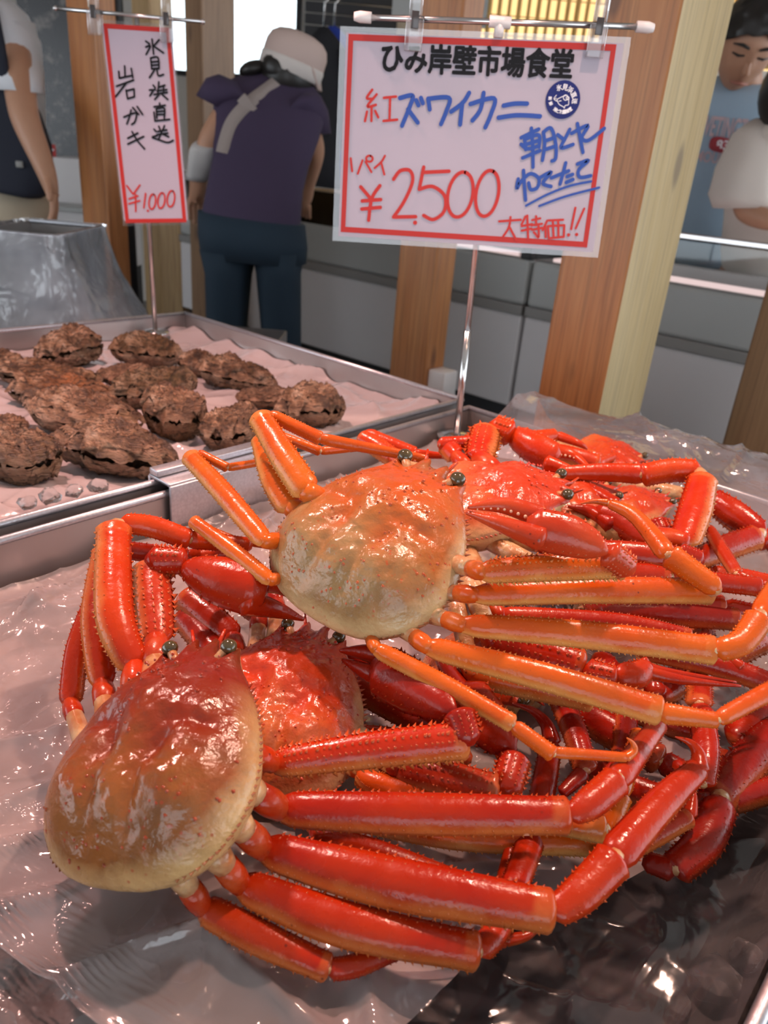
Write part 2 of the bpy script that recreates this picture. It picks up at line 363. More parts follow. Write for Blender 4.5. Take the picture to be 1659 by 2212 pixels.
# timber posts
def post(c, wa, wb, mat, label, hd=40, z1=3.2, pale_side=False):
    ta = V((math.sin(math.radians(hd)), math.cos(math.radians(hd)), 0)); tb = V((ta.y, -ta.x, 0))
    m = MB(); m.bevbox(V((c[0], c[1], z1 / 2)), ta * wa / 2, tb * wb / 2, V((0, 0, z1 / 2)), .006)
    o = m.build('timber_post', mat, None, False); tag(o, label, 'post', None)
    if pale_side:                                              # one side takes a paler wood colour
        o.data.materials.append(M['wood_paler_side'])
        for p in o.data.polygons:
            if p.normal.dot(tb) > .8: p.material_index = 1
    return o
def post_at(edge_px, D, wa, wb, mat, label, hd=40, pale_side=False):
    """edge_px: a pixel on the post's nearest vertical edge"""
    ta = V((math.sin(math.radians(hd)), math.cos(math.radians(hd)), 0)); tb = V((ta.y, -ta.x, 0))
    e = PD(edge_px[0], edge_px[1], D); c = e + ta * wa / 2 - tb * wb / 2
    return post(c, wa, wb, mat, label, hd, pale_side=pale_side)
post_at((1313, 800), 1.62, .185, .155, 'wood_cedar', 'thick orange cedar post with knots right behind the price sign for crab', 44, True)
post_at((940, 600), 2.15, .085, .135, 'wood_cedar', 'cedar post standing between the crab sign and the chest freezers', 40)
post_at((228, 400), 2.9, .075, .17, 'wood_cedar', 'reddish cedar post directly behind the narrow oyster sign', 40)
post_at((345, 560), 3.5, .09, .19, 'wood_pale', 'pale yellow timber post beside the lattice rack and the window', 52)
post_at((438, 200), 3.75, .17, .12, 'wood_dull', 'dull brown window post beside the stooping shopper', 40)
post_at((1735, 900), 1.9, .14, .16, 'wood_dull', 'dark timber post beyond the thick orange one before the glass showcase', 50)
m = MB(); m.tube([PD(268, 300, 3.15).xy.to_3d() + V((0, 0, z)) for z in (0, 1.2, 2.4, 3.2)], .022, 10); tag(m.build('drain_pipe', 'black_plastic'), 'thin black pipe running up beside the reddish cedar post', 'pipe')

# ------------------------------------------------------------------ chest freezers with glass showcase tops
def freezer(b0, b1, label, sticker=False):
    a0, a1 = 2.4, 2.80
    r = empty('chest_freezer', label, 'freezer', AB((a0 + a1) / 2, (b0 + b1) / 2, 0), 'chest freezers in a row')
    g = .006
    def slab(name, aa, ab_, z0, z1, mat, bb0=b0 + g, bb1=b1 - g, bv=.004, par=r):
        q = MB(); q.bevbox(AB((aa + ab_) / 2, (bb0 + bb1) / 2, (z0 + z1) / 2), TA * (ab_ - aa) / 2, TB * (bb1 - bb0) / 2, V((0, 0, (z1 - z0) / 2)), bv)
        return q.build(name, mat, par, False)
    slab('plinth', a0 + .05, a1, 0, .42, 'black_plastic')
    slab('front_panel', a0, a0 + .05, .42, .755, 'freezer_white', bv=.008)
    slab('trim_band', a0 - .008, a0 + .05, .755, .79, 'grey_band')
    slab('upper_panel', a0, a0 + .05, .79, .945, 'freezer_grey', bv=.012)
    slab('back_panel', a1 - .05, a1, .42, .97, 'freezer_white')
    slab('deck', a0 + .05, a1 - .05, .42, .86, 'freezer_white')
    slab('lit_shelf', a0 + .055, a0 + .11, .945, .957, 'glow_strip', b0 + .05, b1 - .05)
    slab('end_cap', a0 + .0, a1, .945, 1.10, 'black_plastic', b1 - .05, b1 - g)
    slab('front_glass', a0 + .012, a0 + .018, .945, 1.075, 'glass', b0 + g, b1 - .06)
    slab('top_rail', a0, a0 + .03, 1.075, 1.093, 'chrome', b0 + g, b1 - .06)
    if sticker:
        s_ = MB(); n_ = -TA
        for (z0, z1, mt) in ((.69, .735, None),): pass
        c0 = b0 + .20
        st = slab('notice_sticker', a0 - .003, a0 - .0005, .47, .74, 'black_plastic', c0, c0 + .09, .0004)
        for (z0, z1, mm, nm) in ((.665, .735, 'yellow', 'yellow_band'), (.47, .50, 'print_red', 'red_band')):
            slab(nm, a0 - .0042, a0 - .0032, z0, z1, mm, c0 + .001, c0 + .089, .0002, st)
        q = MB()
        for k in range(4):
            q.box(AB(a0 - .0045, c0 + .045, .53 + k * .033), TA * .0005, TB * random.uniform(.02, .036), V((0, 0, .006)))
        for k in range(3):
            q.box(AB(a0 - .0048, c0 + .02 + k * .022, .70), TA * .0004, TB * .008, V((0, 0, .014)))
        q.build('lettering', 'ink_white', st, False)
    return r
simple('yellow', (.55, .46, .05), .5)
freezer(-3.55, -3.0, 'white chest freezer in the row farthest along behind the stooping shopper')
freezer(-3.0, -1.45, 'white chest freezer behind the middle cedar post')
freezer(-1.45, .10, 'white chest freezer with black and yellow sticker behind the thick orange post', True)
# adapter boxes at the foot of the middle post
e_ = PD(940, 600, 2.15); ta_ = V((math.sin(math.radians(40)), math.cos(math.radians(40)), 0)); tb_ = V((ta_.y, -ta_.x, 0))
jb = V((e_.x, e_.y, 0)) + ta_ * .045 + tb_ * .029 + V((0, 0, PD(948, 836, 2.2).z))
m = MB(); m.bevbox(jb, ta_ * .032, tb_ * .030, V((0, 0, .045)), .006); tag(m.build('white_junction_box', 'white_plastic'), 'small white box fixed low on the middle cedar post', 'box')

# left: dark glazing and white counter
m = MB(); c0, c1 = PY(45, 100, 5.2), PY(215, 100, 5.2)
struct('window_3', bx(c0.x, c1.x, 5.2, 5.24, .95, 3.0), 'dark_glass')
r = empty('white_counter', 'white counter with black base in front of the dark glazing', 'counter', ((c0.x + c1.x) / 2, 4.4, 0))
x0, x1 = PY(40, 480, 4.2).x, PY(205, 480, 4.2).x
zt, zm, zb = PY(140, 400, 4.2).z, PY(140, 455, 4.2).z, PY(150, 600, 4.2).z
bx(x0, x1, 4.25, 4.9, 0, zb).build('base', 'black_plastic', r, False)
bx(x0, x1, 4.2, 4.9, zb, zm).build('front_panel', 'freezer_white', r, False)
bx(x0, x1, 4.17, 4.95, zm, zm + .02).build('ledge', 'freezer_grey', r, False)
bx(x0, x1, 4.45, 4.95, zm + .02, zt + .12).build('upper_case', 'freezer_white', r, False)
m = MB(); p = PY(112, 328, 4.5); p.z = zt + .12 + .031; m.bevbox(p, V((.022, 0, 0)), V((0, .004, 0)), V((0, 0, .03)), .002); o = m.build('price_card', 'print_red', None, False); tag(o, 'small red price card standing on the white counter', 'card'); 
p2 = MB(); p2.box(p + V((0, -.0052, .004)), V((.014, 0, 0)), V((0, .0006, 0)), V((0, 0, .004))); p2.build('lettering', 'ink_white', o, False)

# rack in place of a lattice; pale tubs added for its bright gaps
r = empty('lattice_rack', 'open rack standing in for a wooden lattice between two posts beside the shopper', 'rack', PY(390, 700, 4.3).xy.to_3d())
xa, xb = PY(355, 560, 4.3).x, PY(420, 560, 4.3).x
for x in (xa, (xa + xb) / 2, xb): bx(x - .008, x + .008, 4.3, 4.6, 0, 1.0).build('upright', 'wood_pale', r, False)
zs = [PY(390, y, 4.3).z for y in (505, 545, 580, 615, 650)]
for z in zs: bx(xa + .009, xb - .009, 4.3, 4.6, z - .012, z).build('shelf', 'wood_pale', r, False)
simple('gap_lime', (.78, .85, .28), .4); simple('gap_white', (.85, .90, .95), .35)
for i, z in enumerate(zs):
    for j in range(2):
        xc = xa + (xb - xa) * (.27 + .46 * j); m = MB()
        hw = (xb - xa) * .17
        m.loft([(V((xc, 4.42, z + .001)), V((hw * .8, 0, 0)), V((0, .06, 0))), (V((xc, 4.42, z + .05)), V((hw, 0, 0)), V((0, .08, 0))), (V((xc, 4.42, z + .055)), V((hw * 1.06, 0, 0)), V((0, .085, 0))), (V((xc, 4.42, z + .062)), V((hw * 1.06, 0, 0)), V((0, .085, 0)))], 16, 4)
        lime = (i == 0 and j == 1)
        tag(m.build('gap_tub', 'gap_lime' if lime else 'gap_white'), 'lime yellow tub standing in for light through the lattice top' if lime else 'small white tub standing in for light through the lattice', 'tub', None if lime else 'white tubs standing in for light through the lattice')

# backlit bamboo blind, hanging brush-lettered board, hung jackets
def blind(px0, px1, y, label):
    x0, x1 = PY(px0, 40, y).x, PY(px1, 40, y).x
    r = empty('bamboo_blind', label, 'blind', ((x0 + x1) / 2, y, 1.75))
    z0, z1 = 1.80, 2.9
    bx(x0, x1, y + .06, y + .07, z0, z1).build('backlight', 'warm_light', r, False)
    n = int((x1 - x0) / .055); m = None
    for i in range(n):
        x = x0 + (i + .5) * (x1 - x0) / n; q = MB(); q.tube([(x, y, z0), (x, y, z1)], .014 + random.uniform(-.003, .003), 6); q.build('bamboo_stick', 'bamboo', r)
    for z in (1.95, 2.05, 2.15, 2.3, 2.5): bx(x0, x1, y - .022, y - .017, z, z + .006).build('binding_cord', 'bamboo', r, False)
blind(1045, 1340, 5.4, 'glowing bamboo blind above the crab price sign')
blind(1525, 1720, 4.6, 'glowing bamboo blind behind the man in the blue shirt')
m = MB(); p0, p1 = PY(845, 48, 4.4), PY(1050, 48, 4.4)
o = bx(p0.x, p1.x, 4.4, 4.42, p0.z + .01, p0.z + .5).build('hanging_board', 'freezer_grey', None, False); tag(o, 'grey hanging board with black brush lettering above the crab sign', 'sign')
BOARD = o
r = empty('shutter', 'dark slatted shutter beside the window behind the hung jackets', 'shutter', PY(715, 300, 6.1).xy.to_3d())
sx0, sx1 = PY(655, 150, 6.1).x, PY(850, 150, 6.1).x
for k in range(30):
    bx(sx0, sx1, 6.1, 6.125, .9 + k * .07, .9 + k * .07 + .06).build('slat', 'wall_dark', r, False)
for (px, mt, lb) in ((700, 'cloth_black', 'black jacket hung on a clear hanger before the shutter'), (722, 'cloth_royal', 'blue jacket hung behind the black one before the shutter')):
    yy = 5.0 + (.15 if mt == 'cloth_royal' else 0)
    c = PY(px, 60, yy); r = empty('hung_jacket', lb, 'jacket', (c.x, yy, c.z - .9))
    m = MB(); m.loft([(V((c.x, yy, c.z - dz)), V((hw, 0, 0)), V((0, .05, 0))) for dz, hw in ((0, .03), (.05, .09), (.1, .13), (.3, .12), (.7, .13), (.85, .14))], 18, 2.2, nz=.02); m.build('body', mt, r)
    for s in (-1, 1):
        m = MB(); m.tube([(c.x + s * .11, yy, c.z - .1), (c.x + s * .16, yy, c.z - .35), (c.x + s * .17, yy, c.z - .62)], [.05, .045, .04], 10); m.build('sleeve', mt, r)
    m = MB(); m.tube([(c.x, yy, c.z), (c.x, yy, c.z + .12), (c.x + .03, yy, c.z + .15)], .006, 6); m.build('hanger_hook', 'chrome', r)

# ------------------------------------------------------------------ display table and steel trays
m = MB(); m.bevbox(AB(.45, -.72, .3775), TA * .60, TB * .80, V((0, 0, .3775)), .01)
tag(m.build('display_table', 'table_dark', None, False), 'dark display table under the two steel trays', 'table')
def tray(name, a0, a1, b0, b1, z0, z1, label, floor_mat='steel', th=.0025):
    r = empty(name, label, 'tray', AB((a0 + a1) / 2, (b0 + b1) / 2, z0))
    q = MB(); q.box(AB((a0 + a1) / 2, (b0 + b1) / 2, z0 + th), TA * (a1 - a0) / 2, TB * (b1 - b0) / 2, V((0, 0, th))); q.build('tray_floor', floor_mat, r, False)
    for nm, ca, cb, ha, hb in (('wall_far', a1, (b0 + b1) / 2, th, (b1 - b0) / 2), ('wall_near', a0, (b0 + b1) / 2, th, (b1 - b0) / 2), ('wall_side', (a0 + a1) / 2, b0, (a1 - a0) / 2, th), ('wall_side', (a0 + a1) / 2, b1, (a1 - a0) / 2, th)):
        q = MB(); q.bevbox(AB(ca, cb, (z0 + z1) / 2 + th), TA * ha, TB * hb, V((0, 0, (z1 - z0) / 2 - th)), .0008); w_ = q.build('tray_wall', 'steel', r, False)
        q = MB()
        p0 = AB(ca - (ha if ha > th else 0), cb - (hb if hb > th else 0), z1); p1 = AB(ca + (ha if ha > th else 0), cb + (hb if hb > th else 0), z1)
        q.tube([p0, p1], .0042, 8); q.build('rolled_rim', 'steel_bracket', w_)
    return r
ZR, ZF = .88, .755
tray('steel_tray', -.05, .985, -1.445, -.683, ZF, ZR, 'shallow steel tray holding rock oysters on plastic film')
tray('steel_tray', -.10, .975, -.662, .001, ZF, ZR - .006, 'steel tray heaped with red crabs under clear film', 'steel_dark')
# bracket clipped over the two rims
p, q_ = PZ(358, 1058, ZR), PZ(552, 985, ZR); a0, a1 = toab(p)[0], toab(q_)[0]
r = empty('rim_clip', 'folded steel clip hooked over the rims between the trays', 'clip', AB((a0 + a1) / 2, -.672, ZR))
def plate(nm, b0, b1, z0, z1):
    k = MB(); k.bevbox(AB((a0 + a1) / 2, (b0 + b1) / 2, (z0 + z1) / 2), TA * (a1 - a0) / 2, TB * (b1 - b0) / 2, V((0, 0, (z1 - z0) / 2)), .0012); k.build(nm, 'steel_bracket', r)
plate('top_plate', -.692, -.652, .8845, .8885); plate('front_flange', -.654, -.650, .828, .886); plate('back_flange', -.694, -.690, .86, .886)
plate('raised_lip', -.690, -.674, .889, .8965)

# ice and film
def sheet(name, a0, a1, b0, b1, zf, mat, na, nb, parent=None, keep=None):
    vs_, fs, idx = [], [], {}
    for i in range(na + 1):
        for j in range(nb + 1):
            a = a0 + (a1 - a0) * i / na
            bt = min(b1, keep(a)[1]) if keep else b1
            bs_ = max(b0, keep(a)[0]) if keep else b0
            b = bs_ + (bt - bs_) * j / nb
            idx[i, j] = len(vs_); vs_.append(AB(a, b, zf(a, b)))
    for i in range(na):
        for j in range(nb):
            q = [(i, j), (i, j + 1), (i + 1, j + 1), (i + 1, j)]
            if len({tuple(round(c_, 6) for c_ in vs_[idx[k]]) for k in q}) == 4: fs.append([idx[k] for k in q])
    return mk(name, vs_, fs, mat, parent)
def crease(a, b, s, seed):
    """film folds: long straight ridges in a few directions over slow swells"""
    z = .9 * noise.noise(V((a * s * .55 + seed, b * s * .55, seed + 9)))
    for k in range(4):
        t = seed * 1.7 + k * 0.83; u = a * math.cos(t) + b * math.sin(t); v = -a * math.sin(t) + b * math.cos(t)
        n1 = noise.noise(V((u * s * 1.9 + seed, v * s * .55 + k * 7, seed + k)))
        msk = max(0, noise.noise(V((a * s * .8 + k * 5, b * s * .8, seed + 20 + k))) + .12)
        z += (1 - abs(n1)) ** 14 * 1.5 * min(1, msk * 2.6)
    n2 = noise.noise(V((a * s * 3.1, b * s * 3.1 + seed, seed + 5)))
    return z + (1 - abs(n2)) ** 9 * .28
def edge_up(a, b, a0, a1, b0, b1, hgt, wd):
    d = min(a - a0, a1 - a, b - b0, b1 - b); return hgt * max(0, 1 - d / wd) ** 2
def ice_z(base, amp, seed): return lambda a, b: base + amp * noise.noise(V((a * 22, b * 22, seed))) + amp * .6 * noise.noise(V((a * 60, b * 60, seed)))
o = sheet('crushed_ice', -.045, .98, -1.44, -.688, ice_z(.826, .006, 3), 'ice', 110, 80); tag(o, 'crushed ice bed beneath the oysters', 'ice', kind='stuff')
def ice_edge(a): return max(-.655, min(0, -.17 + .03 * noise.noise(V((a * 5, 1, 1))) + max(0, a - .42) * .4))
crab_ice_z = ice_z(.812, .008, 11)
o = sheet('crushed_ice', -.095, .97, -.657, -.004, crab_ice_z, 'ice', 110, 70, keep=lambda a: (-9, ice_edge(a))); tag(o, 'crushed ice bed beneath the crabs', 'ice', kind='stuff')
o = sheet('plastic_film', -.044, .979, -1.439, -.689, lambda a, b: .834 + .005 * crease(a, b, 5.5, 2) + edge_up(a, b, -.05, .985, -1.445, -.683, .006, .05)
          + .022 * max(0, (a - .80) / .18) ** 1.0 * (.5 + noise.noise(V((b * 14, a * 9, 3)))), 'film_oyster', 230, 170)
tag(o, 'crumpled milky plastic film lining the oyster tray', 'film')
def crab_film_z(a, b):
    z = .826 + .0085 * crease(a, b, 5.6, 21) + edge_up(a, b, -.10, .975, -.662, .001, .016, .05)
    return z
def film_span(a):
    pts = ((-1, -.655), (.055, -.45), (.078, -.33), (.098, -.233), (.13, -.135), (.20, -.128), (.29, -.124), (.345, -.095), (.42, -.070), (.55, -.03), (2, -.01))
    for (x0, y0), (x1, y1) in zip(pts, pts[1:]):
        if x0 <= a <= x1: hi = y0 + (y1 - y0) * (a - x0) / (x1 - x0); break
    return (-9, max(hi + .004 * noise.noise(V((a * 14, 9, 2))), -.6549))
o = sheet('plastic_film', -.09, .968, -.647, -.006, crab_film_z, 'film_milky', 320, 220, keep=film_span)
tag(o, 'milky crumpled plastic film spread under the crabs', 'film')
def clear_z(a, b):
    z = .802 + .009 * crease(a, b, 4.5, 51) + edge_up(a, b, -.2, 1.2, -2, .001, .045, .04)
    k = max(0, min(1, (ice_edge(a) + .035 - b) / .035)); k = k * k * (3 - 2 * k)          # rides up onto the edge of the ice
    return z + (max(z, crab_ice_z(a, b) + .004) - z) * k
o = sheet('plastic_film', -.09, .95, -.30, -.006, clear_z, 'film_clear', 260, 90, keep=lambda a: (ice_edge(a) - .03, -.006))
tag(o, 'clear wet plastic film lying over the dark tray floor by the near wall', 'film')
# film draped over the far wall of the crab tray
vs_, fs = [], []; NA, NB = 60, 130
for i in range(NA + 1):
    s = i / NA
    for j in range(NB + 1):
        b = -.60 + .588 * j / NB
        a = .90 + .30 * s
        zt = .905 + .012 * noise.noise(V((b * 7, 1, 2)))
        z = .85 + (zt - .85) * math.sin(min(1, s * 2.1) * math.pi / 2) - max(0, s - .55) * .45 * (1 - .5 * s)
        z += .009 * crease(a, b, 5, 71) - .004
        if b > -.53: pass
        vs_.append(AB(a, b, z))
for i in range(NA):
    for j in range(NB): k = i * (NB + 1) + j; fs.append((k, k + 1, k + NB + 2, k + NB + 1))
o = mk('plastic_film', vs_, fs, 'film_bag'); tag(o, 'clear bluish plastic film draped over the far rim of the crab tray', 'film')
# loose ice lumps
def ice_lump(p, r, label):
    bm = bmesh.new(); bmesh.ops.create_icosphere(bm, subdivisions=2, radius=r)
    sd = random.uniform(0, 50)
    for v in bm.verts: v.co *= 1 + .35 * noise.noise(v.co * (1.4 / r) + V((sd, 0, 0)))
    o = mk('ice_lump', [p + V((v.co.x, v.co.y, v.co.z * .7)) for v in bm.verts], [[v.index for v in f.verts] for f in bm.faces], 'ice_lump', None, False); bm.free()
    tag(o, label, 'ice', 'loose ice lumps')
for (x, y, rr) in ((1545, 2120, .016), (1462, 2168, .010), (1612, 2062, .011)): ice_lump(PZ(x, y, .759 + rr * .6), rr, 'clear ice lump on the dark tray floor in the near corner')
for (x, y, rr) in ((60, 1085, .011), (108, 1071, .012), (160, 1061, .010), (215, 1050, .012)): ice_lump(PZ(x, y, .852), rr, 'clear ice lump along the near wall of the oyster tray')

# bagged steel tub behind the oyster tray
yb = 1.86
p0, p1, p2_ = PY(-60, 512, yb), PY(118, 512, yb), PY(130, 735, yb)
r = empty('steel_tub', 'square grey steel tub standing behind the oyster tray', 'tub', ((p0.x + p1.x) / 2, yb + .1, p2_.z))
zc = (p1.z + p2_.z) / 2; hz = (p1.z - p2_.z) / 2; xc = (p0.x + p1.x) / 2; hx = (p1.x - p0.x) / 2
m = MB()
for (cx_, cy_, ax_, ay_) in ((xc, yb, hx, .002), (xc, yb + .30, hx, .002), (xc - hx, yb + .15, .002, .15), (xc + hx, yb + .15, .002, .15)):
    m.box((cx_, cy_, zc), (ax_, 0, 0), (0, ay_, 0), (0, 0, hz))
m.build('tub_wall', 'steel', r, False)
m = MB(); m.tube([(xc - hx, yb, p1.z), (xc + hx, yb, p1.z), (xc + hx, yb + .3, p1.z), (xc - hx, yb + .3, p1.z)], .006, 8); m.build('rim', 'steel_bracket', r)
bx(xc - hx + .004, xc + hx - .004, yb + .004, yb + .296, p1.z - .05, p1.z - .045).build('filling', 'freezer_grey', r, False)
sh = empty('side_shelf', 'steel side shelf carrying the bagged tub', 'shelf', (xc + .1, yb + .17, 0))
m = MB(); m.bevbox((xc + .1, yb + .17, p2_.z - .019), (hx + .4, 0, 0), (0, .18, 0), (0, 0, .018), .004); m.build('shelf_top', 'steel', sh, False)
for sx in (-1, 1):
    for sy in (-1, 1):
        lx, ly_ = xc + .1 + sx * (hx + .36), yb + .17 + sy * .15
        m = MB(); m.tube([(lx, ly_, 0), (lx, ly_, p2_.z - .036)], .014, 10); m.build('leg', 'steel', sh)
rings = []
for k in range(15):
    s = k / 14; z = p2_.z + (p1.z - p2_.z + .004) * s + .002; fl = .075 * (1 - s) ** 1.6
    rings.append((V((xc + fl * .5, yb + .15, z)), V((hx + .019 + fl, 0, 0)), V((0, .170 + fl * .4, 0))))
m = MB(); m.loft(rings, 120, 7, False, nz=.013, nsc=34); o = m.build('plastic_bag', 'film_tub'); tag(o, 'clear plastic bag pulled over the square steel tub', 'bag')
#@@CRABS
# ------------------------------------------------------------------ crabs
OUTL = [(0.00, .985), (0.045, .99), (0.09, 1.09), (0.16, 1.05), (0.19, .94), (0.26, .88), (0.34, .90), (0.42, .98), (0.45, .86), (0.51, .76), (0.60, .66),
        (0.70, .54), (0.81, .38), (0.91, .18), (0.98, -.04), (1.00, -.26), (0.96, -.48), (0.85, -.68), (0.68, -.84), (0.48, -.94), (0.25, -.99), (0.0, -1.0)]
SMO = [(0.00, .90), (0.30, .84), (0.45, .76), (0.60, .64), (0.70, .53), (0.81, .38), (0.91, .18), (0.98, -.04), (1.00, -.26), (0.96, -.48), (0.85, -.68), (0.68, -.84), (0.48, -.94), (0.25, -.99), (0.0, -1.0)]
def smooth_r(a):
    """radius of the toothless oval at angle a about (0,-.15)"""
    best = 1.0; a = abs(math.atan2(math.sin(a), math.cos(a) ) )
    th = math.pi / 2 - a if a <= math.pi / 2 else -(a - math.pi / 2)
    prev = None
    for (x, y) in SMO:
        t = math.atan2(y + .15, x); r = math.hypot(x, y + .15)
        if prev is not None and t <= th <= prev[0]:
            u = (prev[0] - th) / max(prev[0] - t, 1e-6); return prev[1] + (r - prev[1]) * u
        prev = (t, r)
    return best
def outline(n=96):
    pts = OUTL + [(-x, y) for x, y in OUTL[-2:0:-1]]
    # sample by arc length, keeping corners
    L = [0]
    P = pts + [pts[0]]
    for i in range(len(pts)): L.append(L[-1] + math.hypot(P[i + 1][0] - P[i][0], P[i + 1][1] - P[i][1]))
    out = []; k = 0
    for j in range(n):
        s = L[-1] * j / n
        while L[k + 1] < s: k += 1
        u = (s - L[k]) / (L[k + 1] - L[k]); out.append((P[k][0] + (P[k + 1][0] - P[k][0]) * u, P[k][1] + (P[k + 1][1] - P[k][1]) * u))
    return out
def gauss(x, y, cx, cy, sx, sy): return math.exp(-((x - cx) / sx) ** 2 - ((y - cy) / sy) ** 2)
def shell_height(x, y, rho):
    h = .40 * (1 - rho ** 2.6) ** .78
    ax = abs(x)
    h += .085 * gauss(ax, y, .48, -.38, .30, .34) + .075 * gauss(x, y, 0, .22, .26, .26) + .06 * gauss(x, y, 0, -.50, .17, .22) + .03 * gauss(ax, y, .45, .42, .16, .16)
    h -= .085 * (gauss(ax, y, .24, -.08, .12, .20) + .5 * gauss(ax, y, .19, -.50, .05, .22) + .7 * gauss(ax, y, .50, .12, .20, .08))
    h += (.035 * noise.noise(V((x * 3.1, y * 3.1, 1.7))) + .024 * noise.noise(V((x * 7, y * 7, 4.2))) + .012 * noise.noise(V((x * 15, y * 15, 2.2)))) * (1 - rho ** 4)
    return h
NAMES = {}
def carapace(spec, mat, label, group='red crabs heaped in the steel tray', seed=1, dome=1.0, wid=None):
    """spec: front, rear, left, right rim points as (px, py, z)"""
    Fp, Rp, Lp, Rr = [PZ(*q) for q in spec]
    yv = (Fp - Rp); hy = yv.length / 2; yv.normalize()
    xv = (Rr - Lp); hx = xv.length / 2; xv = (xv - xv.dot(yv) * yv).normalized(); zv = xv.cross(yv)
    if zv.z < 0: zv = -zv
    c = (Fp + Rp) / 2
    hy = min(hy, .076); hx = min(hx, hy * 1.04, .074); hx = max(hx, hy * .86)
    hx = wid or hx
    hz = (hx + hy) / 2 * dome
    root = empty('red_snow_crab', label, 'crab', (c.x, c.y, c.z - .35 * hz), group)
    T = lambda x, y, z: c + xv * (x * hx) + yv * (y * hy) + zv * (z * hz)
    OL = outline(120); n = len(OL); NR = 34
    m = MB(); vs_, fs, cy, cr, gr = [], [], [], [], []
    cen = (0, -.15)
    SR = {(round(x, 5), round(y, 5)): smooth_r(math.pi / 2 - math.atan2(y - cen[1], x - cen[0])) for (x, y) in OL}
    for i in range(NR + 1):
        rho = (i / NR) ** .85
        for (x, y) in OL:
            k = rho if i < NR else 1
            # pull inner rings towards a smooth oval so that teeth only show at the rim
            a = math.atan2(y - cen[1], x - cen[0]); rr = math.hypot(x - cen[0], y - cen[1])
            sr = SR[(round(x, 5), round(y, 5))]; wgt = max(0, (k - .80) / .20) ** 2; rr = sr + (rr - sr) * wgt
            X = cen[0] + math.cos(a) * rr * k; Y = cen[1] + math.sin(a) * rr * k
            vs_.append(T(X, Y, shell_height(X, Y, k))); cy.append(Y); cr.append(k)
            gr.append(gauss(abs(X), Y, .24, -.08, .13, .22) + gauss(abs(X), Y, .50, .12, .22, .09) + .6 * gauss(X, Y, 0, .45, .5, .25))
    for (k, z) in ((.985, -.07), (.93, -.17), (.82, -.27), (.62, -.36), (.35, -.42), (.05, -.44)):
        for (x, y) in OL:
            X = cen[0] + (x - cen[0]) * k; Y = cen[1] + (y - cen[1]) * k
            if Y > .8: Y = .8 + (Y - .8) * .3
            vs_.append(T(X, Y, z)); cy.append(-1.3); cr.append(1.05); gr.append(0)
    for i in range(NR + 6):
        for k in range(n): fs.append((i * n + k, i * n + (k + 1) % n, (i + 1) * n + (k + 1) % n, (i + 1) * n + k))
    m.add(vs_, fs, cy=cy, cr=cr, groove=gr, spine=0.0)
    rnd = random.Random(seed)
    # spines on the margin
    for (x, y) in OL:
        if y < .62 and y > -.92 and abs(x) > .5:
            d = T(x * 1.5, y, .02) - T(x, y, 0)
            m.cone(T(x * .995, y, .0), d + yv * hy * .25, hx * .020, hx * rnd.uniform(.035, .065), 4, cy=y, cr=.9, groove=0.0, spine=.6)
    # tubercles on the back
    for _ in range(190):
        a = rnd.uniform(0, 6.283); k = math.sqrt(rnd.uniform(.01, .86)); j = int(a / 6.283 * n) % n
        x, y = OL[j]; X = cen[0] + (x - cen[0]) * k; Y = cen[1] + (y - cen[1]) * k
        e = .02; z0 = shell_height(X, Y, k)
        if noise.noise(V((X * 2.5, Y * 2.5, seed))) < -.05: continue
        nx = -(shell_height(X + e, Y, min(k, .95)) - z0) / e; ny = -(shell_height(X, Y + e, min(k, .95)) - z0) / e
        d = (xv * nx * .4 + yv * ny * .4 + zv)
        m.cone(T(X, Y, z0), d, hx * rnd.uniform(.014, .024), hx * rnd.uniform(.012, .026), 5, cy=Y, cr=k * .8, groove=0.0, spine=1.0)
    m.build('carapace', mat, root)
    # eyes on stalks, beside the rostrum; mouth parts under it
    for s in (-1, 1):
        q = MB(); p0, p1 = T(s * .20, .80, .02), T(s * .31, .93, .05)
        q.tube([p0, (p0 + p1) / 2, p1], [hx * .055, hx * .048, hx * .05], 10); st = q.build('eye_stalk', 'membrane', root)
        q = MB(); q.ball(p1 + (p1 - p0).normalized() * hx * .03, hx * .085, 14, 10, (xv * hx * .085, yv * hx * .080, zv * hx * .072)); q.build('eye', 'eye_olive', st)
        q = MB(); q.tube([T(s * .10, .88, -.06), T(s * .13, 1.02, -.03), T(s * .19, 1.16, .02)], [hx * .032, hx * .026, hx * .012], 7); q.build('antenna', 'leg_bright', root)
    q = MB(); q.ball(T(0, .74, -.20), .01, 12, 8, (xv * hx * .26, yv * hy * .14, zv * hz * .13)); q.build('mouthpart', 'membrane', root)
    root['_'] = 0; del root['_']
    return dict(root=root, T=T, c=c, hx=hx, xv=xv, yv=yv, zv=zv)

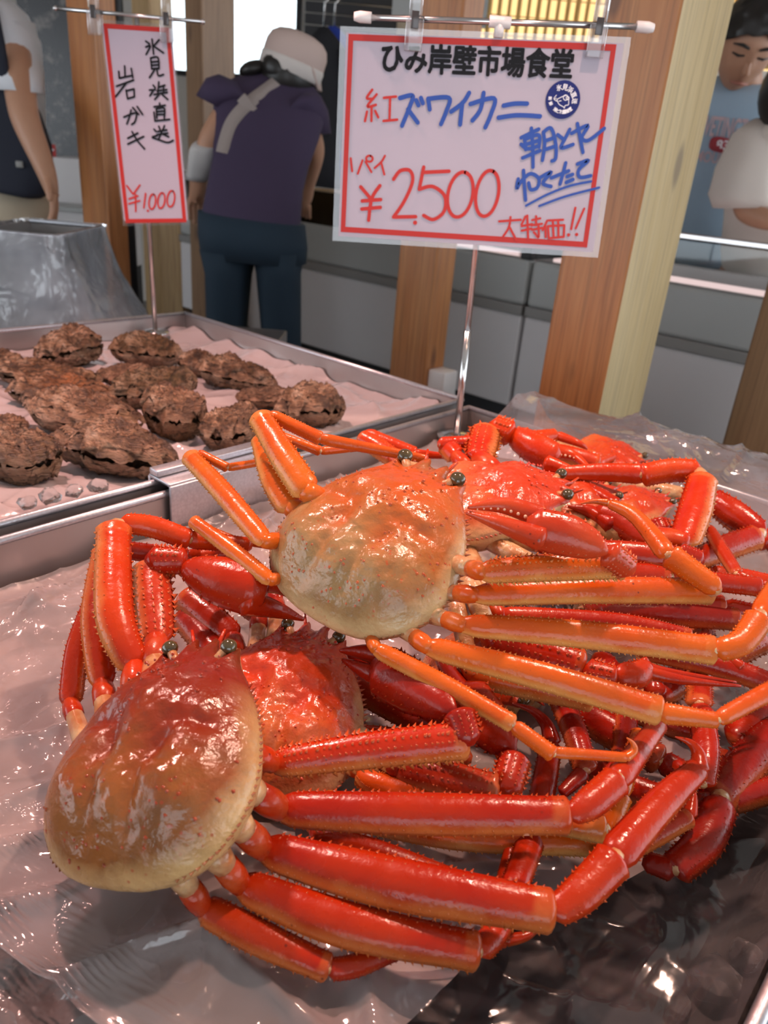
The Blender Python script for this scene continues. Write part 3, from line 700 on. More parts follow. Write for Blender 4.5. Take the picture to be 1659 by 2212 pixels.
def catmull(P, n):
    if len(P) == 2: return [P[0] + (P[1] - P[0]) * (i / n) for i in range(n + 1)]
    out = []; m_ = len(P) - 1
    for i in range(n + 1):
        t = i / n * m_; k = min(int(t), m_ - 1); u = t - k
        p0, p1, p2, p3 = P[max(k - 1, 0)], P[k], P[k + 1], P[min(k + 2, m_)]
        out.append(.5 * ((2 * p1) + (p2 - p0) * u + (2 * p0 - 5 * p1 + 4 * p2 - p3) * u * u + (3 * p1 - p0 - 3 * p2 + p3) * u ** 3))
    return out
def shell_seg(mb, pts, prof='merus', ratio=.62, spines=1.0, rnd=random, pale=1.0, nring=16, ns=14):
    """pts: (px,py,z,wpx).  A flattened tapering shell tube through them, with rows of spines on both edges."""
    P3 = [PZ(q[0], q[1], q[2]) for q in pts]; W = [q[3] * mpp(p) / 2 for q, p in zip(pts, P3)]
    if prof == 'merus' and len(P3) == 2:                      # slight natural bow
        L = (P3[1] - P3[0]); mid = (P3[0] + P3[1]) / 2 + V((0, 0, 1)) * L.length * .012
        P3 = [P3[0], mid, P3[1]]; W = [W[0], (W[0] + W[1]) / 2 * 1.10, W[1]]
    C = catmull(P3, nring); Wi = catmull([V((w_, 0, 0)) for w_ in W], nring); Wi = [q.x for q in Wi]
    vs_, fs, pl, tt = [], [], [], []
    # end rounding
    ex = []
    for i in range(nring + 1):
        t = i / nring; k = 1.0
        if prof in ('merus', 'carpus'):
            k = .72 + .28 * min(1, t / .10) ** .5
            if t > .9: k *= 1.0 + .06 * (t - .9) / .1
        elif prof == 'propodus': k = .85 + .15 * min(1, t / .08)
        elif prof == 'palm': k = .55 + .45 * min(1, t / .22) ** .6
        ex.append(k)
    frames = []
    for i, p in enumerate(C):
        tg = (C[min(i + 1, nring)] - C[max(i - 1, 0)]).normalized()
        vd = (p - CAM).normalized(); side = tg.cross(vd)
        side = side.normalized() if side.length > 1e-4 else tg.orthogonal().normalized()
        if side.z < 0: side = -side
        nrm = side.cross(tg).normalized()
        if nrm.dot(vd) > 0: nrm = -nrm
        frames.append((tg, side, nrm))
    # keep frames continuous
    for i in range(1, nring + 1):
        if frames[i][1].dot(frames[i - 1][1]) < 0: frames[i] = (frames[i][0], -frames[i][1], frames[i][2])
    def ring(c, fr, w_, scale=1.0):
        tg, sd, nm = fr
        for k in range(ns):
            q = 2 * math.pi * k / ns; cs, sn = math.cos(q), math.sin(q)
            ridge = 1 + .05 * math.cos(4 * q) + .03 * math.cos(6 * q)
            vs_.append(c + sd * (w_ * cs * ridge * scale) + nm * (w_ * ratio * sn * ridge * scale))
            pl.append(max(0, -cs * .92 + .10))
    # start cap
    ring(C[0] - frames[0][0] * Wi[0] * .35, frames[0], Wi[0] * ex[0], .45); tt.append(0)
    for i in range(nring + 1): ring(C[i], frames[i], Wi[i] * ex[i])
    if prof in ('merus', 'carpus'):
        ring(C[-1] + frames[-1][0] * Wi[-1] * .18, frames[-1], Wi[-1] * .93); ring(C[-1] + frames[-1][0] * Wi[-1] * .34, frames[-1], Wi[-1] * .66); ring(C[-1] + frames[-1][0] * Wi[-1] * .40, frames[-1], Wi[-1] * .25)
    else: ring(C[-1] + frames[-1][0] * Wi[-1] * .6, frames[-1], Wi[-1] * .45)
    R = len(vs_) // ns
    if prof in ('merus', 'carpus'):
        for k in range((R - 5) * ns, R * ns): pl[k] = max(pl[k], .62)
        for k in range(ns): pl[k] = .8; pl[ns + k] = max(pl[ns + k], .55)
    for i in range(R - 1):
        for k in range(ns): fs.append((i * ns + k, i * ns + (k + 1) % ns, (i + 1) * ns + (k + 1) % ns, (i + 1) * ns + k))
    fs += [tuple(range(ns))[::-1], tuple(range((R - 1) * ns, R * ns))]
    mb.add(vs_, fs, pale=[q * pale for q in pl], spine=0.0)
    L = sum((C[i + 1] - C[i]).length for i in range(nring))
    if spines > 0 and prof != 'dactyl':
        avg = sum(Wi) / len(Wi)
        cnt = max(6, int(L / (avg * (.50 if spines < 2 else .42))))
        rows = [(0, 1.0), (math.pi, .9), (math.radians(28), .7), (math.radians(150), .7), (math.radians(118), .45)] if prof != 'propodus' else [(0, .8), (math.pi, .8)]
        if spines >= 2: rows += [(math.radians(60), .8), (math.radians(90), .6)]
        for ang, sz in rows:
            for j in range(cnt):
                t = (j + rnd.uniform(.2, .8)) / cnt * .94 + .04; f = t * nring; i = min(int(f), nring - 1); u = f - i
                c = C[i].lerp(C[i + 1], u); tg, sd, nm = frames[i]; w_ = (Wi[i] * (1 - u) + Wi[i + 1] * u) * ex[i]
                cs, sn = math.cos(ang), math.sin(ang); rg = 1 + .05 * math.cos(4 * ang) + .03 * math.cos(6 * ang)
                p = c + sd * (w_ * cs * rg) + nm * (w_ * ratio * sn * rg)
                d = sd * cs + nm * sn + tg * .55
                h = avg * .17 * sz * (spines if spines < 2 else 1.7) * rnd.uniform(.7, 1.3)
                mb.cone(p, d, h * .55, h, 4, pale=max(0, -cs) * pale, spine=.8)
def leg(cr, segs, mat, rnd=None, attach=None, cheliped=False, pale=1.0, spines=1.0, name=None):
    rnd = rnd or random.Random(len(bpy.data.objects))
    names = ['merus', 'carpus', 'propodus', 'dactyl']
    root = None; prev = None
    for i, pts in enumerate(segs):
        nm = names[min(i, 3)]; m = MB()
        rat = {'merus': .60, 'carpus': .58, 'propodus': .54, 'dactyl': .7}[nm]
        shell_seg(m, pts, nm, rat, (2.0 if cheliped else spines) if nm != 'dactyl' else 0, rnd, pale * (1 if nm in ('merus',) else .5), nring=16 if nm == 'merus' else 12)
        if root is None:
            root = m.build(name or ('cheliped' if cheliped else 'walking_leg'), mat, cr['root'])
        else:
            m.build(nm, mat, root)
            q = MB(); a = PZ(*prev[-1][:3]); b = PZ(*pts[0][:3]); ra = prev[-1][3] * mpp(a) / 2 * .55; rb = pts[0][3] * mpp(b) / 2 * .55
            if (b - a).length < 1e-4: b = b + V((.002, 0, 0))
            e = (b - a).normalized()
            q.tube([a - e * ra * .5, a, (a + b) / 2, b, b + e * rb * .5], [ra * .6, ra, max(ra, rb), rb, rb * .6], 10); q.build('joint_membrane', 'membrane', root)
        prev = pts
    # hip: creamy coxa joints from under the shell to the merus
    if attach:
        T = cr['T']; a = T(attach[0] * .80, attach[1] * .80, -.14); b = PZ(*segs[0][0][:3]); rb = segs[0][0][3] * mpp(b) / 2
        d = b - a
        L = d.length; f0 = max(.30, 1 - 2.2 * rb / max(L, 1e-4)) if L > 2.6 * rb else .5
        q = MB(); k = [a, a + d * .5 * f0, a + d * f0]
        q.tube(k, [rb * .85, rb * .95, rb * .80], 12); q.build('coxa', 'membrane', root)
        q = MB(); k = [a + d * (f0 - .03), a + d * f0, a + d * (f0 + (1 - f0) * .5), b, b + d.normalized() * rb * .4]
        q.tube(k, [rb * .6, rb * .86, rb * .92, rb * .76, rb * .5], 12, pale=.5, spine=0.0); q.build('ischium', mat, root)
    return root
def claw(cr, merus, carp, palm, fixed, moving, mat, attach=None, mat_m=None, teeth=True):
    rnd = random.Random(len(bpy.data.objects))
    root = leg(cr, [merus], mat_m or mat, rnd, attach, True)
    m = MB(); shell_seg(m, carp, 'carpus', .75, 2.0, rnd, .5, 8); m.build('carpus', mat, root)
    m = MB(); shell_seg(m, palm, 'palm', .62, 1.0, rnd, .35, 16, 16)
    m.build('palm', mat, root)
    for nm, f in (('fixed_finger', fixed), ('moving_finger', moving)):
        m = MB(); shell_seg(m, f, 'dactyl', .7, 0, rnd, .3, 14)
        fo = m.build(nm, mat, root)
        if teeth:
            o = fixed if f is moving else moving
            P = catmull([PZ(*q[:3]) for q in f], 12); O = catmull([PZ(*q[:3]) for q in o], 12); W = [q[3] for q in f]
            q = MB()
            for i in range(2, 11):
                wpx = W[0] + (W[-1] - W[0]) * i / 12; rr = wpx * mpp(P[i]) / 2
                d = (O[i] - P[i]).normalized()
                q.ball(P[i] + d * rr * .95, rr * .26, 7, 5)
            t_ = q.build('teeth', 'tooth', fo); t_['kind'] = 'stuff'
    return root
def hook(x, y, z, w_, *pts):  # dactyl point list
    return [(x, y, z, w_)] + list(pts)

# --- the pale crab on top of the heap
C1 = carapace([(938, 1010, 1.010), (675, 1335, .930), (588, 1085, .972), (1005, 1275, .962)], 'shell_cream', 'large pale orange crab on top of the heap with cream rear shell', seed=3)
leg(C1, [[(1027, 1285, .966, 46), (1535, 1277, .972, 52)], [(1548, 1272, .982, 44), (1450, 1203, .992, 50)], [(1440, 1196, .994, 42), (1375, 1118, 1.0, 30), (1318, 1088, 1.0, 20)], [(1312, 1086, 1.0, 16), (1283, 1083, 1.0, 10), (1255, 1088, .998, 3)]], 'leg_orange', attach=(.90, -.20))
leg(C1, [[(1000, 1350, .952, 46), (1541, 1405, .955, 56)], [(1549, 1405, .957, 46), (1600, 1388, .962, 52), (1640, 1335, .972, 54)], [(1644, 1325, .973, 46), (1720, 1200, .98, 36)]], 'leg_orange', attach=(.93, -.48))
leg(C1, [[(925, 1398, .938, 46), (1422, 1535, .930, 58)], [(1428, 1540, .930, 44), (1548, 1556, .932, 32)], [(1553, 1553, .933, 34), (1720, 1462, .945, 40)]], 'leg_orange', attach=(.82, -.74))
leg(C1, [[(812, 1402, .930, 34), (1105, 1562, .922, 36)], [(1110, 1568, .921, 32), (1192, 1628, .915, 33)], [(1197, 1625, .915, 24), (1352, 1636, .912, 19)], [(1352, 1636, .912, 20), (1369, 1622, .914, 17), (1367, 1606, .918, 10), (1354, 1594, .922, 3)]], 'leg_orange', attach=(.50, -.95))
leg(C1, [[(664, 1062, .992, 62), (615, 990, 1.006, 58), (560, 900, 1.022, 46)], [(583, 896, 1.022, 26), (690, 947, 1.012, 28)], [(694, 948, 1.012, 25), (920, 992, 1.006, 18)]], 'leg_orange', attach=(-.80, .15))
leg(C1, [[(628, 1098, .975, 58), (590, 1030, .985, 54), (560, 948, .995, 34)], [(600, 940, .996, 20), (690, 974, .992, 20)], [(694, 974, .992, 18), (790, 966, .99, 14)]], 'leg_orange', attach=(-.93, -.05))
leg(C1, [[(572, 1170, .966, 42), (408, 985, .982, 36)], [(428, 978, .982, 18), (490, 1010, .978, 19)], [(493, 1010, .978, 17), (580, 996, .972, 14)]], 'leg_orange', attach=(-.98, -.40))
leg(C1, [[(585, 1255, .945, 32), (416, 1125, .958, 26)], [(424, 1135, .952, 20), (500, 1165, .940, 18)], [(503, 1166, .94, 15), (580, 1180, .93, 12)]], 'leg_orange', attach=(-.75, -.80))
claw(C1, [(1042, 1236, .986, 48), (1345, 1222, .992, 54)], [(1362, 1232, .994, 50), (1318, 1198, 1.006, 56)], [(1306, 1190, 1.010, 44), (1235, 1160, 1.014, 84), (1160, 1142, 1.016, 84)],
     [(1170, 1165, 1.014, 50), (1090, 1135, 1.016, 34), (1008, 1108, 1.016, 8)], [(1172, 1118, 1.020, 46), (1090, 1092, 1.022, 34), (1012, 1096, 1.020, 8)], 'claw_pink', attach=(.85, .25), mat_m='leg_orange')

# --- the brown-red crab in front
C2 = carapace([(440, 1396, .934), (240, 1922, .876), (140, 1560, .866), (566, 1800, .888)], 'shell_brown', 'brownish red crab at the front of the heap with raised rostrum', seed=8, wid=.0645, dome=1.12)
leg(C2, [[(608, 1748, .882, 70), (900, 1758, .892, 82), (1222, 1762, .898, 72)], [(1232, 1762, .900, 40), (1275, 1735, .903, 62), (1332, 1686, .906, 62)], [(1336, 1680, .906, 56), (1425, 1562, .902, 36)]], 'leg_red', attach=(.97, -.20))
leg(C2, [[(572, 1835, .872, 70), (840, 1905, .878, 98), (1186, 1968, .880, 82)], [(1196, 1972, .880, 56), (1255, 1930, .884, 74), (1325, 1858, .890, 78)], [(1330, 1848, .890, 76), (1430, 1735, .896, 64), (1510, 1660, .900, 46)], [(1511, 1662, .900, 40), (1508, 1628, .904, 27), (1490, 1604, .908, 15), (1459, 1592, .911, 3)]], 'leg_red', attach=(.98, -.52))
leg(C2, [[(522, 1912, .862, 66), (740, 1995, .862, 86), (1026, 2055, .858, 72)], [(1036, 2056, .857, 48), (1072, 2010, .856, 54), (1105, 1935, .854, 56)], [(1108, 1925, .854, 56), (1160, 1770, .853, 54), (1190, 1610, .856, 44)], [(1192, 1605, .857, 38), (1180, 1565, .862, 26), (1150, 1535, .867, 16), (1106, 1519, .872, 3)]], 'leg_red', attach=(.85, -.80))
leg(C2, [[(440, 1962, .852, 60), (560, 2025, .850, 66), (705, 2090, .846, 54)], [(714, 2094, .846, 42), (770, 2085, .846, 44), (850, 2050, .846, 44)], [(856, 2048, .846, 38), (1090, 2030, .844, 30)], [(1095, 2030, .844, 26), (1140, 2020, .844, 18), (1185, 1985, .848, 4)]], 'leg_red', attach=(.5, -.98))
leg(C2, [[(292, 1440, .902, 62), (248, 1330, .925, 76), (246, 1140, .955, 66)], [(265, 1130, .956, 40), (330, 1138, .952, 44), (405, 1165, .946, 42)], [(410, 1165, .945, 38), (535, 1178, .936, 32)]], 'leg_bright', attach=(-.70, .25))
leg(C2, [[(222, 1478, .886, 54), (206, 1330, .912, 56), (225, 1190, .935, 44)], [(245, 1185, .935, 36), (400, 1205, .925, 40)], [(405, 1205, .925, 34), (520, 1190, .918, 28)]], 'leg_red', attach=(-.85, .05))
leg(C2, [[(152, 1520, .872, 46), (168, 1400, .895, 46), (200, 1300, .912, 36)], [(210, 1296, .912, 30), (330, 1280, .905, 30)]], 'leg_red', attach=(-.95, -.15))
claw(C2, [(338, 1385, .905, 70), (325, 1225, .930, 72)], [(325, 1212, .936, 64), (395, 1212, .938, 52)], [(396, 1225, .936, 50), (470, 1252, .934, 96), (545, 1275, .932, 104)],
     [(530, 1300, .927, 56), (600, 1318, .912, 34), (655, 1338, .902, 8)], [(540, 1250, .932, 52), (612, 1268, .915, 34), (660, 1312, .903, 8)], 'leg_red', attach=(-.5, .62), mat_m='claw_pink', teeth=False)
claw(C2, [(592, 1650, .892, 58), (1000, 1600, .912, 74)], [(1012, 1602, .914, 60), (992, 1545, .922, 66)], [(978, 1535, .920, 54), (900, 1490, .914, 104), (830, 1450, .910, 106)],
     [(860, 1480, .908, 50), (790, 1450, .904, 34), (740, 1425, .9, 8)], [(850, 1425, .912, 50), (790, 1410, .908, 34), (735, 1405, .904, 8)], 'leg_deep', attach=(.80, .20), mat_m='leg_bright', teeth=False)

# --- scarlet crab wedged between the two
C3 = carapace([(680, 1360, .892), (520, 1735, .846), (430, 1480, .868), (756, 1600, .858)], 'shell_scarlet', 'scarlet crab wedged under the pale one and behind the brownish one', seed=15, wid=.062)
leg(C3, [[(775, 1668, .862, 40), (860, 1708, .864, 52), (1300, 1790, .868, 56)], [(1312, 1790, .868, 48), (1340, 1720, .872, 46)], [(1342, 1712, .872, 40), (1380, 1580, .87, 30)]], 'leg_orange', attach=(.95, -.35))
leg(C3, [[(690, 1812, .852, 50), (800, 1845, .853, 62), (1000, 1912, .850, 48)], [(1008, 1912, .85, 40), (1070, 1960, .846, 40)], [(1074, 1962, .846, 34), (1110, 1800, .85, 22)]], 'leg_red', attach=(.80, -.82))
leg(C3, [[(700, 1750, .848, 50), (980, 1805, .850, 54), (1290, 1822, .852, 50)]], 'leg_orange', attach=(.92, -.6))
leg(C3, [[(505, 1380, .868, 54), (400, 1290, .880, 58)]], 'leg_red', attach=(-.80, .2))
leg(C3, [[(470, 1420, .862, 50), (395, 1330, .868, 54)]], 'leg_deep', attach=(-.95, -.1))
claw(C3, [(860, 1660, .872, 60), (1065, 1712, .878, 74)], [(1092, 1710, .88, 64), (1112, 1640, .886, 66)], [(1105, 1618, .888, 56), (1060, 1570, .890, 92), (1010, 1500, .892, 88)],
     [(1030, 1530, .888, 48), (985, 1460, .888, 30), (950, 1420, .888, 8)], [(1000, 1500, .894, 46), (960, 1440, .892, 28), (940, 1415, .89, 8)], 'leg_red', attach=(.85, .1), mat_m='claw_pink', teeth=False)

# --- crab to the right behind the pale one
C4 = carapace([(1228, 1052, .955), (905, 1110, .910), (1040, 948, .935), (1120, 1215, .935)], 'shell_scarlet', 'glossy red crab leaning beside the pale one, facing the far film', seed=22)
leg(C4, [[(985, 985, .938, 40), (960, 962, .942, 34)], [(950, 960, .944, 30), (1015, 955, .948, 26)]], 'leg_bright', attach=(-.9, -.1))
leg(C4, [[(850, 990, .925, 40), (780, 945, .935, 32)], [(790, 938, .936, 30), (895, 978, .93, 24)], [(898, 980, .93, 20), (960, 985, .925, 12)]], 'leg_bright', attach=(-.9, -.5))
claw(C4, [(1035, 990, .942, 56), (1050, 930, .955, 58)], [(1062, 922, .957, 48), (1100, 935, .955, 50)], [(1104, 936, .953, 44), (1150, 965, .948, 62), (1190, 985, .944, 60)],
     [(1180, 1000, .942, 34), (1240, 1020, .938, 20), (1290, 1035, .936, 5)], [(1190, 975, .946, 32), (1240, 985, .944, 20), (1290, 1030, .938, 5)], 'leg_bright', attach=(-.75, .3))
leg(C4, [[(1215, 1188, .925, 44), (1500, 1212, .932, 52)], [(1512, 1214, .934, 46), (1470, 1195, .94, 40)]], 'leg_red', attach=(.9, .05))
leg(C4, [[(1200, 1240, .918, 46), (1440, 1246, .918, 48)], [(1450, 1246, .918, 40), (1640, 1268, .916, 38)], [(1645, 1268, .916, 34), (1720, 1290, .912, 30)]], 'leg_red', attach=(.95, -.2))
leg(C4, [[(1080, 1330, .905, 40), (1330, 1345, .902, 40), (1490, 1372, .900, 26)], [(1496, 1376, .9, 24), (1600, 1440, .896, 22)]], 'leg_red', attach=(.9, -.5))
claw(C4, [(1062, 1385, .905, 56), (1250, 1440, .905, 72)], [(1268, 1452, .905, 58), (1325, 1462, .907, 46)], [(1330, 1462, .907, 50), (1372, 1458, .908, 58), (1398, 1440, .91, 40)],
     [(1390, 1450, .908, 30), (1470, 1468, .905, 20), (1600, 1482, .90, 5)], [(1385, 1430, .91, 30), (1420, 1450, .906, 24), (1590, 1474, .90, 5)], 'leg_red', attach=(.7, -.7), teeth=False)
leg(C4, [[(1020, 1458, .896, 50), (1275, 1508, .896, 54)]], 'leg_orange', attach=(.5, -.9))

# --- crabs farther back on the right
C5 = carapace([(1332, 1060, .930), (1120, 1105, .90), (1225, 1000, .915), (1275, 1190, .905)], 'shell_red', 'orange red crab with toothed shell edge showing behind the glossy red one', seed=31)
claw(C5, [(1290, 1165, .905, 46), (1420, 1150, .915, 50)], [(1430, 1150, .917, 44), (1420, 1130, .922, 44)], [(1400, 1172, .922, 40), (1345, 1130, .926, 66), (1300, 1112, .926, 60)],
     [(1320, 1132, .924, 40), (1275, 1105, .926, 26), (1228, 1094, .928, 6)], [(1330, 1090, .930, 30), (1270, 1055, .934, 22), (1212, 1032, .936, 6)], 'leg_red', attach=(.8, .3))
leg(C5, [[(1478, 1172, .928, 60), (1502, 1100, .945, 66), (1518, 1034, .960, 56)], [(1508, 1018, .962, 46), (1450, 1016, .960, 48), (1392, 1026, .955, 46)], [(1388, 1024, .955, 42), (1300, 1020, .950, 36), (1212, 1022, .945, 28)]], 'leg_bright', attach=(.9, -.1))
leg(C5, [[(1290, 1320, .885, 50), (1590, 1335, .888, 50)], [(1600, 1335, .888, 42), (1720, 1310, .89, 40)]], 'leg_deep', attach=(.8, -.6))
leg(C5, [[(1360, 1300, .892, 44), (1560, 1312, .894, 46)], [(1566, 1312, .894, 40), (1700, 1340, .89, 36)]], 'leg_red', attach=(.9, -.3))
leg(C5, [[(1500, 1210, .905, 44), (1635, 1160, .912, 50)], [(1645, 1150, .914, 44), (1585, 1110, .92, 56), (1540, 1078, .925, 44)]], 'leg_red', attach=(.95, .1))
C6 = carapace([(1442, 1075, .905), (1260, 1125, .876), (1350, 1022, .89), (1415, 1190, .885)], 'shell_red', 'red crab half buried with only part of its shell under a bent leg', seed=36)
leg(C6, [[(1528, 1138, .925, 22), (1560, 1190, .92, 28), (1590, 1238, .915, 26)], [(1592, 1242, .915, 24), (1690, 1290, .91, 22)]], 'claw_pink')
leg(C6, [[(1535, 1242, .891, 40), (1660, 1262, .889, 40)]], 'leg_bright', attach=(.9, 0))
leg(C6, [[(1520, 1352, .866, 46), (1512, 1430, .877, 48), (1510, 1520, .878, 50)], [(1512, 1525, .878, 50), (1525, 1620, .872, 52), (1520, 1690, .866, 44)], [(1512, 1694, .866, 34), (1460, 1650, .862, 24)]], 'leg_red', attach=(.9, -.5))
leg(C6, [[(1420, 1500, .862, 60), (1640, 1380, .872, 60)]], 'leg_deep', attach=(.8, -.8))
leg(C6, [[(1210, 1520, .856, 60), (1420, 1640, .852, 60)], [(1430, 1645, .852, 50), (1530, 1700, .85, 46)]], 'leg_deep', attach=(.5, -.9))
leg(C6, [[(1345, 1470, .868, 44), (1352, 1560, .864, 46), (1340, 1640, .860, 40)], [(1338, 1645, .86, 30), (1290, 1700, .858, 20)]], 'leg_deep')
C7 = carapace([(1385, 1000, .895), (1215, 985, .872), (1290, 945, .882), (1320, 1065, .880)], 'shell_red', 'red crab farthest back against the draped film', seed=44)
leg(C7, [[(1130, 955, .92, 34), (1200, 940, .925, 26)], [(1203, 940, .925, 20), (1250, 958, .922, 14), (1268, 970, .915, 4)]], 'leg_bright', attach=(-.8, -.5))
leg(C7, [[(1170, 972, .905, 36), (1230, 985, .908, 40), (1290, 1000, .905, 34)], [(1294, 1000, .905, 24), (1330, 985, .90, 12)]], 'leg_bright', attach=(-.9, -.1))
leg(C7, [[(1545, 1085, .895, 46), (1600, 1130, .895, 52)], [(1606, 1138, .895, 44), (1659, 1170, .892, 42)], [(1662, 1172, .892, 34), (1740, 1210, .888, 26)]], 'leg_red', attach=(.9, .1))
# --- crab lying lowest, its legs reaching out to the right
C8 = carapace([(1180, 1500, .862), (980, 1380, .842), (1120, 1330, .852), (1000, 1600, .845)], 'shell_red', 'dark red crab at the bottom of the heap beneath the long orange legs', seed=52)
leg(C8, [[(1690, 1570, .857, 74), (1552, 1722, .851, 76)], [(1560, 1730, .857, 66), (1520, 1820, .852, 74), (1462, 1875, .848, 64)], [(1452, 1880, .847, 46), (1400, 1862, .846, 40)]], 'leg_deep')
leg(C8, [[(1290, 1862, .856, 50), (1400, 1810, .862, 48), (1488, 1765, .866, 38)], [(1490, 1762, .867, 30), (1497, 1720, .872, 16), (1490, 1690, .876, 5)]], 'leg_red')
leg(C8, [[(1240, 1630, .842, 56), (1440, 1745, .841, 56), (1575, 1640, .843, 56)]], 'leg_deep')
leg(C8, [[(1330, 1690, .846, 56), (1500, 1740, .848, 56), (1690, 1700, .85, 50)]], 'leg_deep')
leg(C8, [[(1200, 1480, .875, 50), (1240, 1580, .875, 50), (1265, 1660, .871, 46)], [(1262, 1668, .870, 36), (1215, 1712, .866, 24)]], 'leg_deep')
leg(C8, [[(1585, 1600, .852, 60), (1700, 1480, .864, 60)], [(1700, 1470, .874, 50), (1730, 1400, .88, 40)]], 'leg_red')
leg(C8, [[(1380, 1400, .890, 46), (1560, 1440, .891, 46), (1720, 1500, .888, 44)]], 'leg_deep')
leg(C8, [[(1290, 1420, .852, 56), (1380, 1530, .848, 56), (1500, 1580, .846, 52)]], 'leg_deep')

leg(C8, [[(980, 1590, .846, 56), (860, 1530, .848, 62), (740, 1470, .848, 50)]], 'leg_deep')
leg(C8, [[(940, 1500, .850, 54), (820, 1450, .852, 60), (700, 1410, .852, 46)]], 'leg_deep')
leg(C8, [[(1010, 1640, .844, 54), (900, 1610, .845, 58), (770, 1590, .845, 46)]], 'leg_red')
leg(C3, [[(560, 1330, .872, 46), (470, 1250, .880, 50), (400, 1215, .882, 40)]], 'leg_red', attach=(-.6, .45))
leg(C3, [[(600, 1300, .880, 40), (530, 1225, .885, 42), (470, 1180, .885, 34)]], 'leg_deep', attach=(-.4, .6))
# ------------------------------------------------------------------ rock oysters
def oyster(px, py, wpx, hpx, tilt, label, seed, orange=0.0, yaw=0.0, zoff=0.0, group=None):
    """one rock oyster lying on the film, of the given apparent length and height"""
    base_z = .838 + zoff
    p = PZ(px, py + hpx * .36, base_z); k = mpp(p)
    L = wpx * k / 2 * 1.06; Hh = hpx * k / 2 * 1.04; Wd = min(L * .66, max(L * .45, Hh * 1.05))
    root = empty('rock_oyster', label, 'oyster', p, group)
    c = p + V((0, 0, Hh * .82))
    yw = yaw; ex = V((math.cos(yw), math.sin(yw), 0)); ey = V((-math.sin(yw), math.cos(yw), 0)); ez = V((0, 0, 1))
    ct, st = math.cos(tilt), math.sin(tilt); ex, ez = ex * ct + ez * st, ez * ct - ex * st
    NU, NV = 96, 40
    for part, sg in (('upper_valve', 1), ('lower_valve', -1)):
        vs_, fs, org_, lay = [], [], [], []
        for j in range(NV + 1):
            r = (j / NV)
            for i in range(NU):
                th = 2 * math.pi * i / NU
                x = math.cos(th); y = math.sin(th)
                pinch = 1 - .30 * max(0, x) ** 2 * (1 if seed % 2 else .6)           # narrower hinge end
                frill = 1 + .20 * noise.noise(V((x * 1.5, y * 1.5, seed))) + .12 * noise.noise(V((x * 4, y * 4, seed + 3))) + .07 * noise.noise(V((x * 11, y * 11, seed + sg))) * r
                if sg < 0: frill *= .97
                X = x * frill * r; Y = y * frill * pinch * r
                hh = (1 - r ** 3.4) ** .62 if r < 1 else 0
                seam = .10 * math.sin(X * 2.6 + seed) + .06 * noise.noise(V((X * 2, Y * 2, seed)))
                # stepped growth layers
                g = r * 5.5 + 1.6 * noise.noise(V((X * 2, Y * 2, seed + 7))); lam = (g - math.floor(g))
                z = seam + sg * ((.010 if seed in (15, 5) else -.03) + hh * (.92 if sg > 0 else .80)) + sg * .17 * (1 - lam) * (r > .15)
                z += .30 * noise.noise(V((X * 2.2, Y * 2.2, seed + 11 + sg))) * hh + .14 * noise.noise(V((X * 6, Y * 6, seed + sg))) + .13 * noise.noise(V((X * 13, Y * 13, seed + sg))) + .07 * noise.noise(V((X * 26, Y * 26, seed + sg)))
                w_ = 1 + .10 * (lam - .5) * r
                vs_.append(c + ex * (X * L * w_) + ey * (Y * Wd * w_) + ez * (z * Hh)); lay.append(lam); org_.append(orange * max(0, .9 - abs(X - .2)))
        for j in range(NV):
            for i in range(NU): fs.append((j * NU + i, j * NU + (i + 1) % NU, (j + 1) * NU + (i + 1) % NU, (j + 1) * NU + i))
        if sg < 0: fs = [f[::-1] for f in fs]
        mk(part, vs_, fs, 'oyster_shell', root, True, dict(layer=lay, orange=org_))
    return root
G = 'rock oysters on the film'
for a in [
    (157, 758, 134, 78, .15, 'humped oyster standing alone near the back wall of its tray', 1, 0, .5),
    (318, 763, 138, 66, -.05, 'smooth pinkish oyster near the sign pole of the oyster tray', 2, .1, .2),
    (10, 787, 92, 50, .05, 'small pale oyster half hidden behind the frilly tan one', 3, 0, 0),
    (95, 815, 200, 56, -.05, 'frilly pale tan oyster behind the orange tinged one', 4, .25, .1),
    (130, 850, 205, 62, .02, 'oyster with bright orange tinged upper shell', 5, 1.0, .1),
    (275, 812, 125, 42, .1, 'small oyster squeezed behind the slanted one', 6, .2, .2),
    (336, 843, 168, 80, .14, 'slanted oyster with greenish pale shell in the middle', 17, 0, .5),
    (434, 793, 108, 50, -.1, 'dark layered oyster between the smooth and the rounded ones', 8, 0, -.2),
    (507, 815, 155, 68, -.08, 'rounded tan oyster at the back beside the crumpled film', 9, .1, -.1),
    (182, 900, 265, 92, -.06, 'long rugged oyster with ragged torn end', 10, .1, -.1),
    (374, 897, 138, 110, -.1, 'round speckled oyster in the middle of the group', 11, .25, -.3),
    (502, 930, 128, 88, .1, 'mossy oyster beside the steel rim clip', 12, 0, .3),
    (578, 862, 130, 42, .02, 'flat dark oyster lying behind the mossy one', 13, 0, 0),
    (672, 885, 142, 88, .05, 'black ended oyster set apart toward the far film', 14, 0, .25),
    (255, 978, 245, 98, -.04, 'big oyster in front with gaping dark seam', 15, 0, -.1),
    (50, 990, 165, 112, .12, 'large oyster with upturned lip next to the gaping one', 16, 0, .2),
    (15, 918, 95, 40, 0, 'oyster whose rim shows above the one with an upturned lip', 18, 0, 0),
]: oyster(*a, group=G)
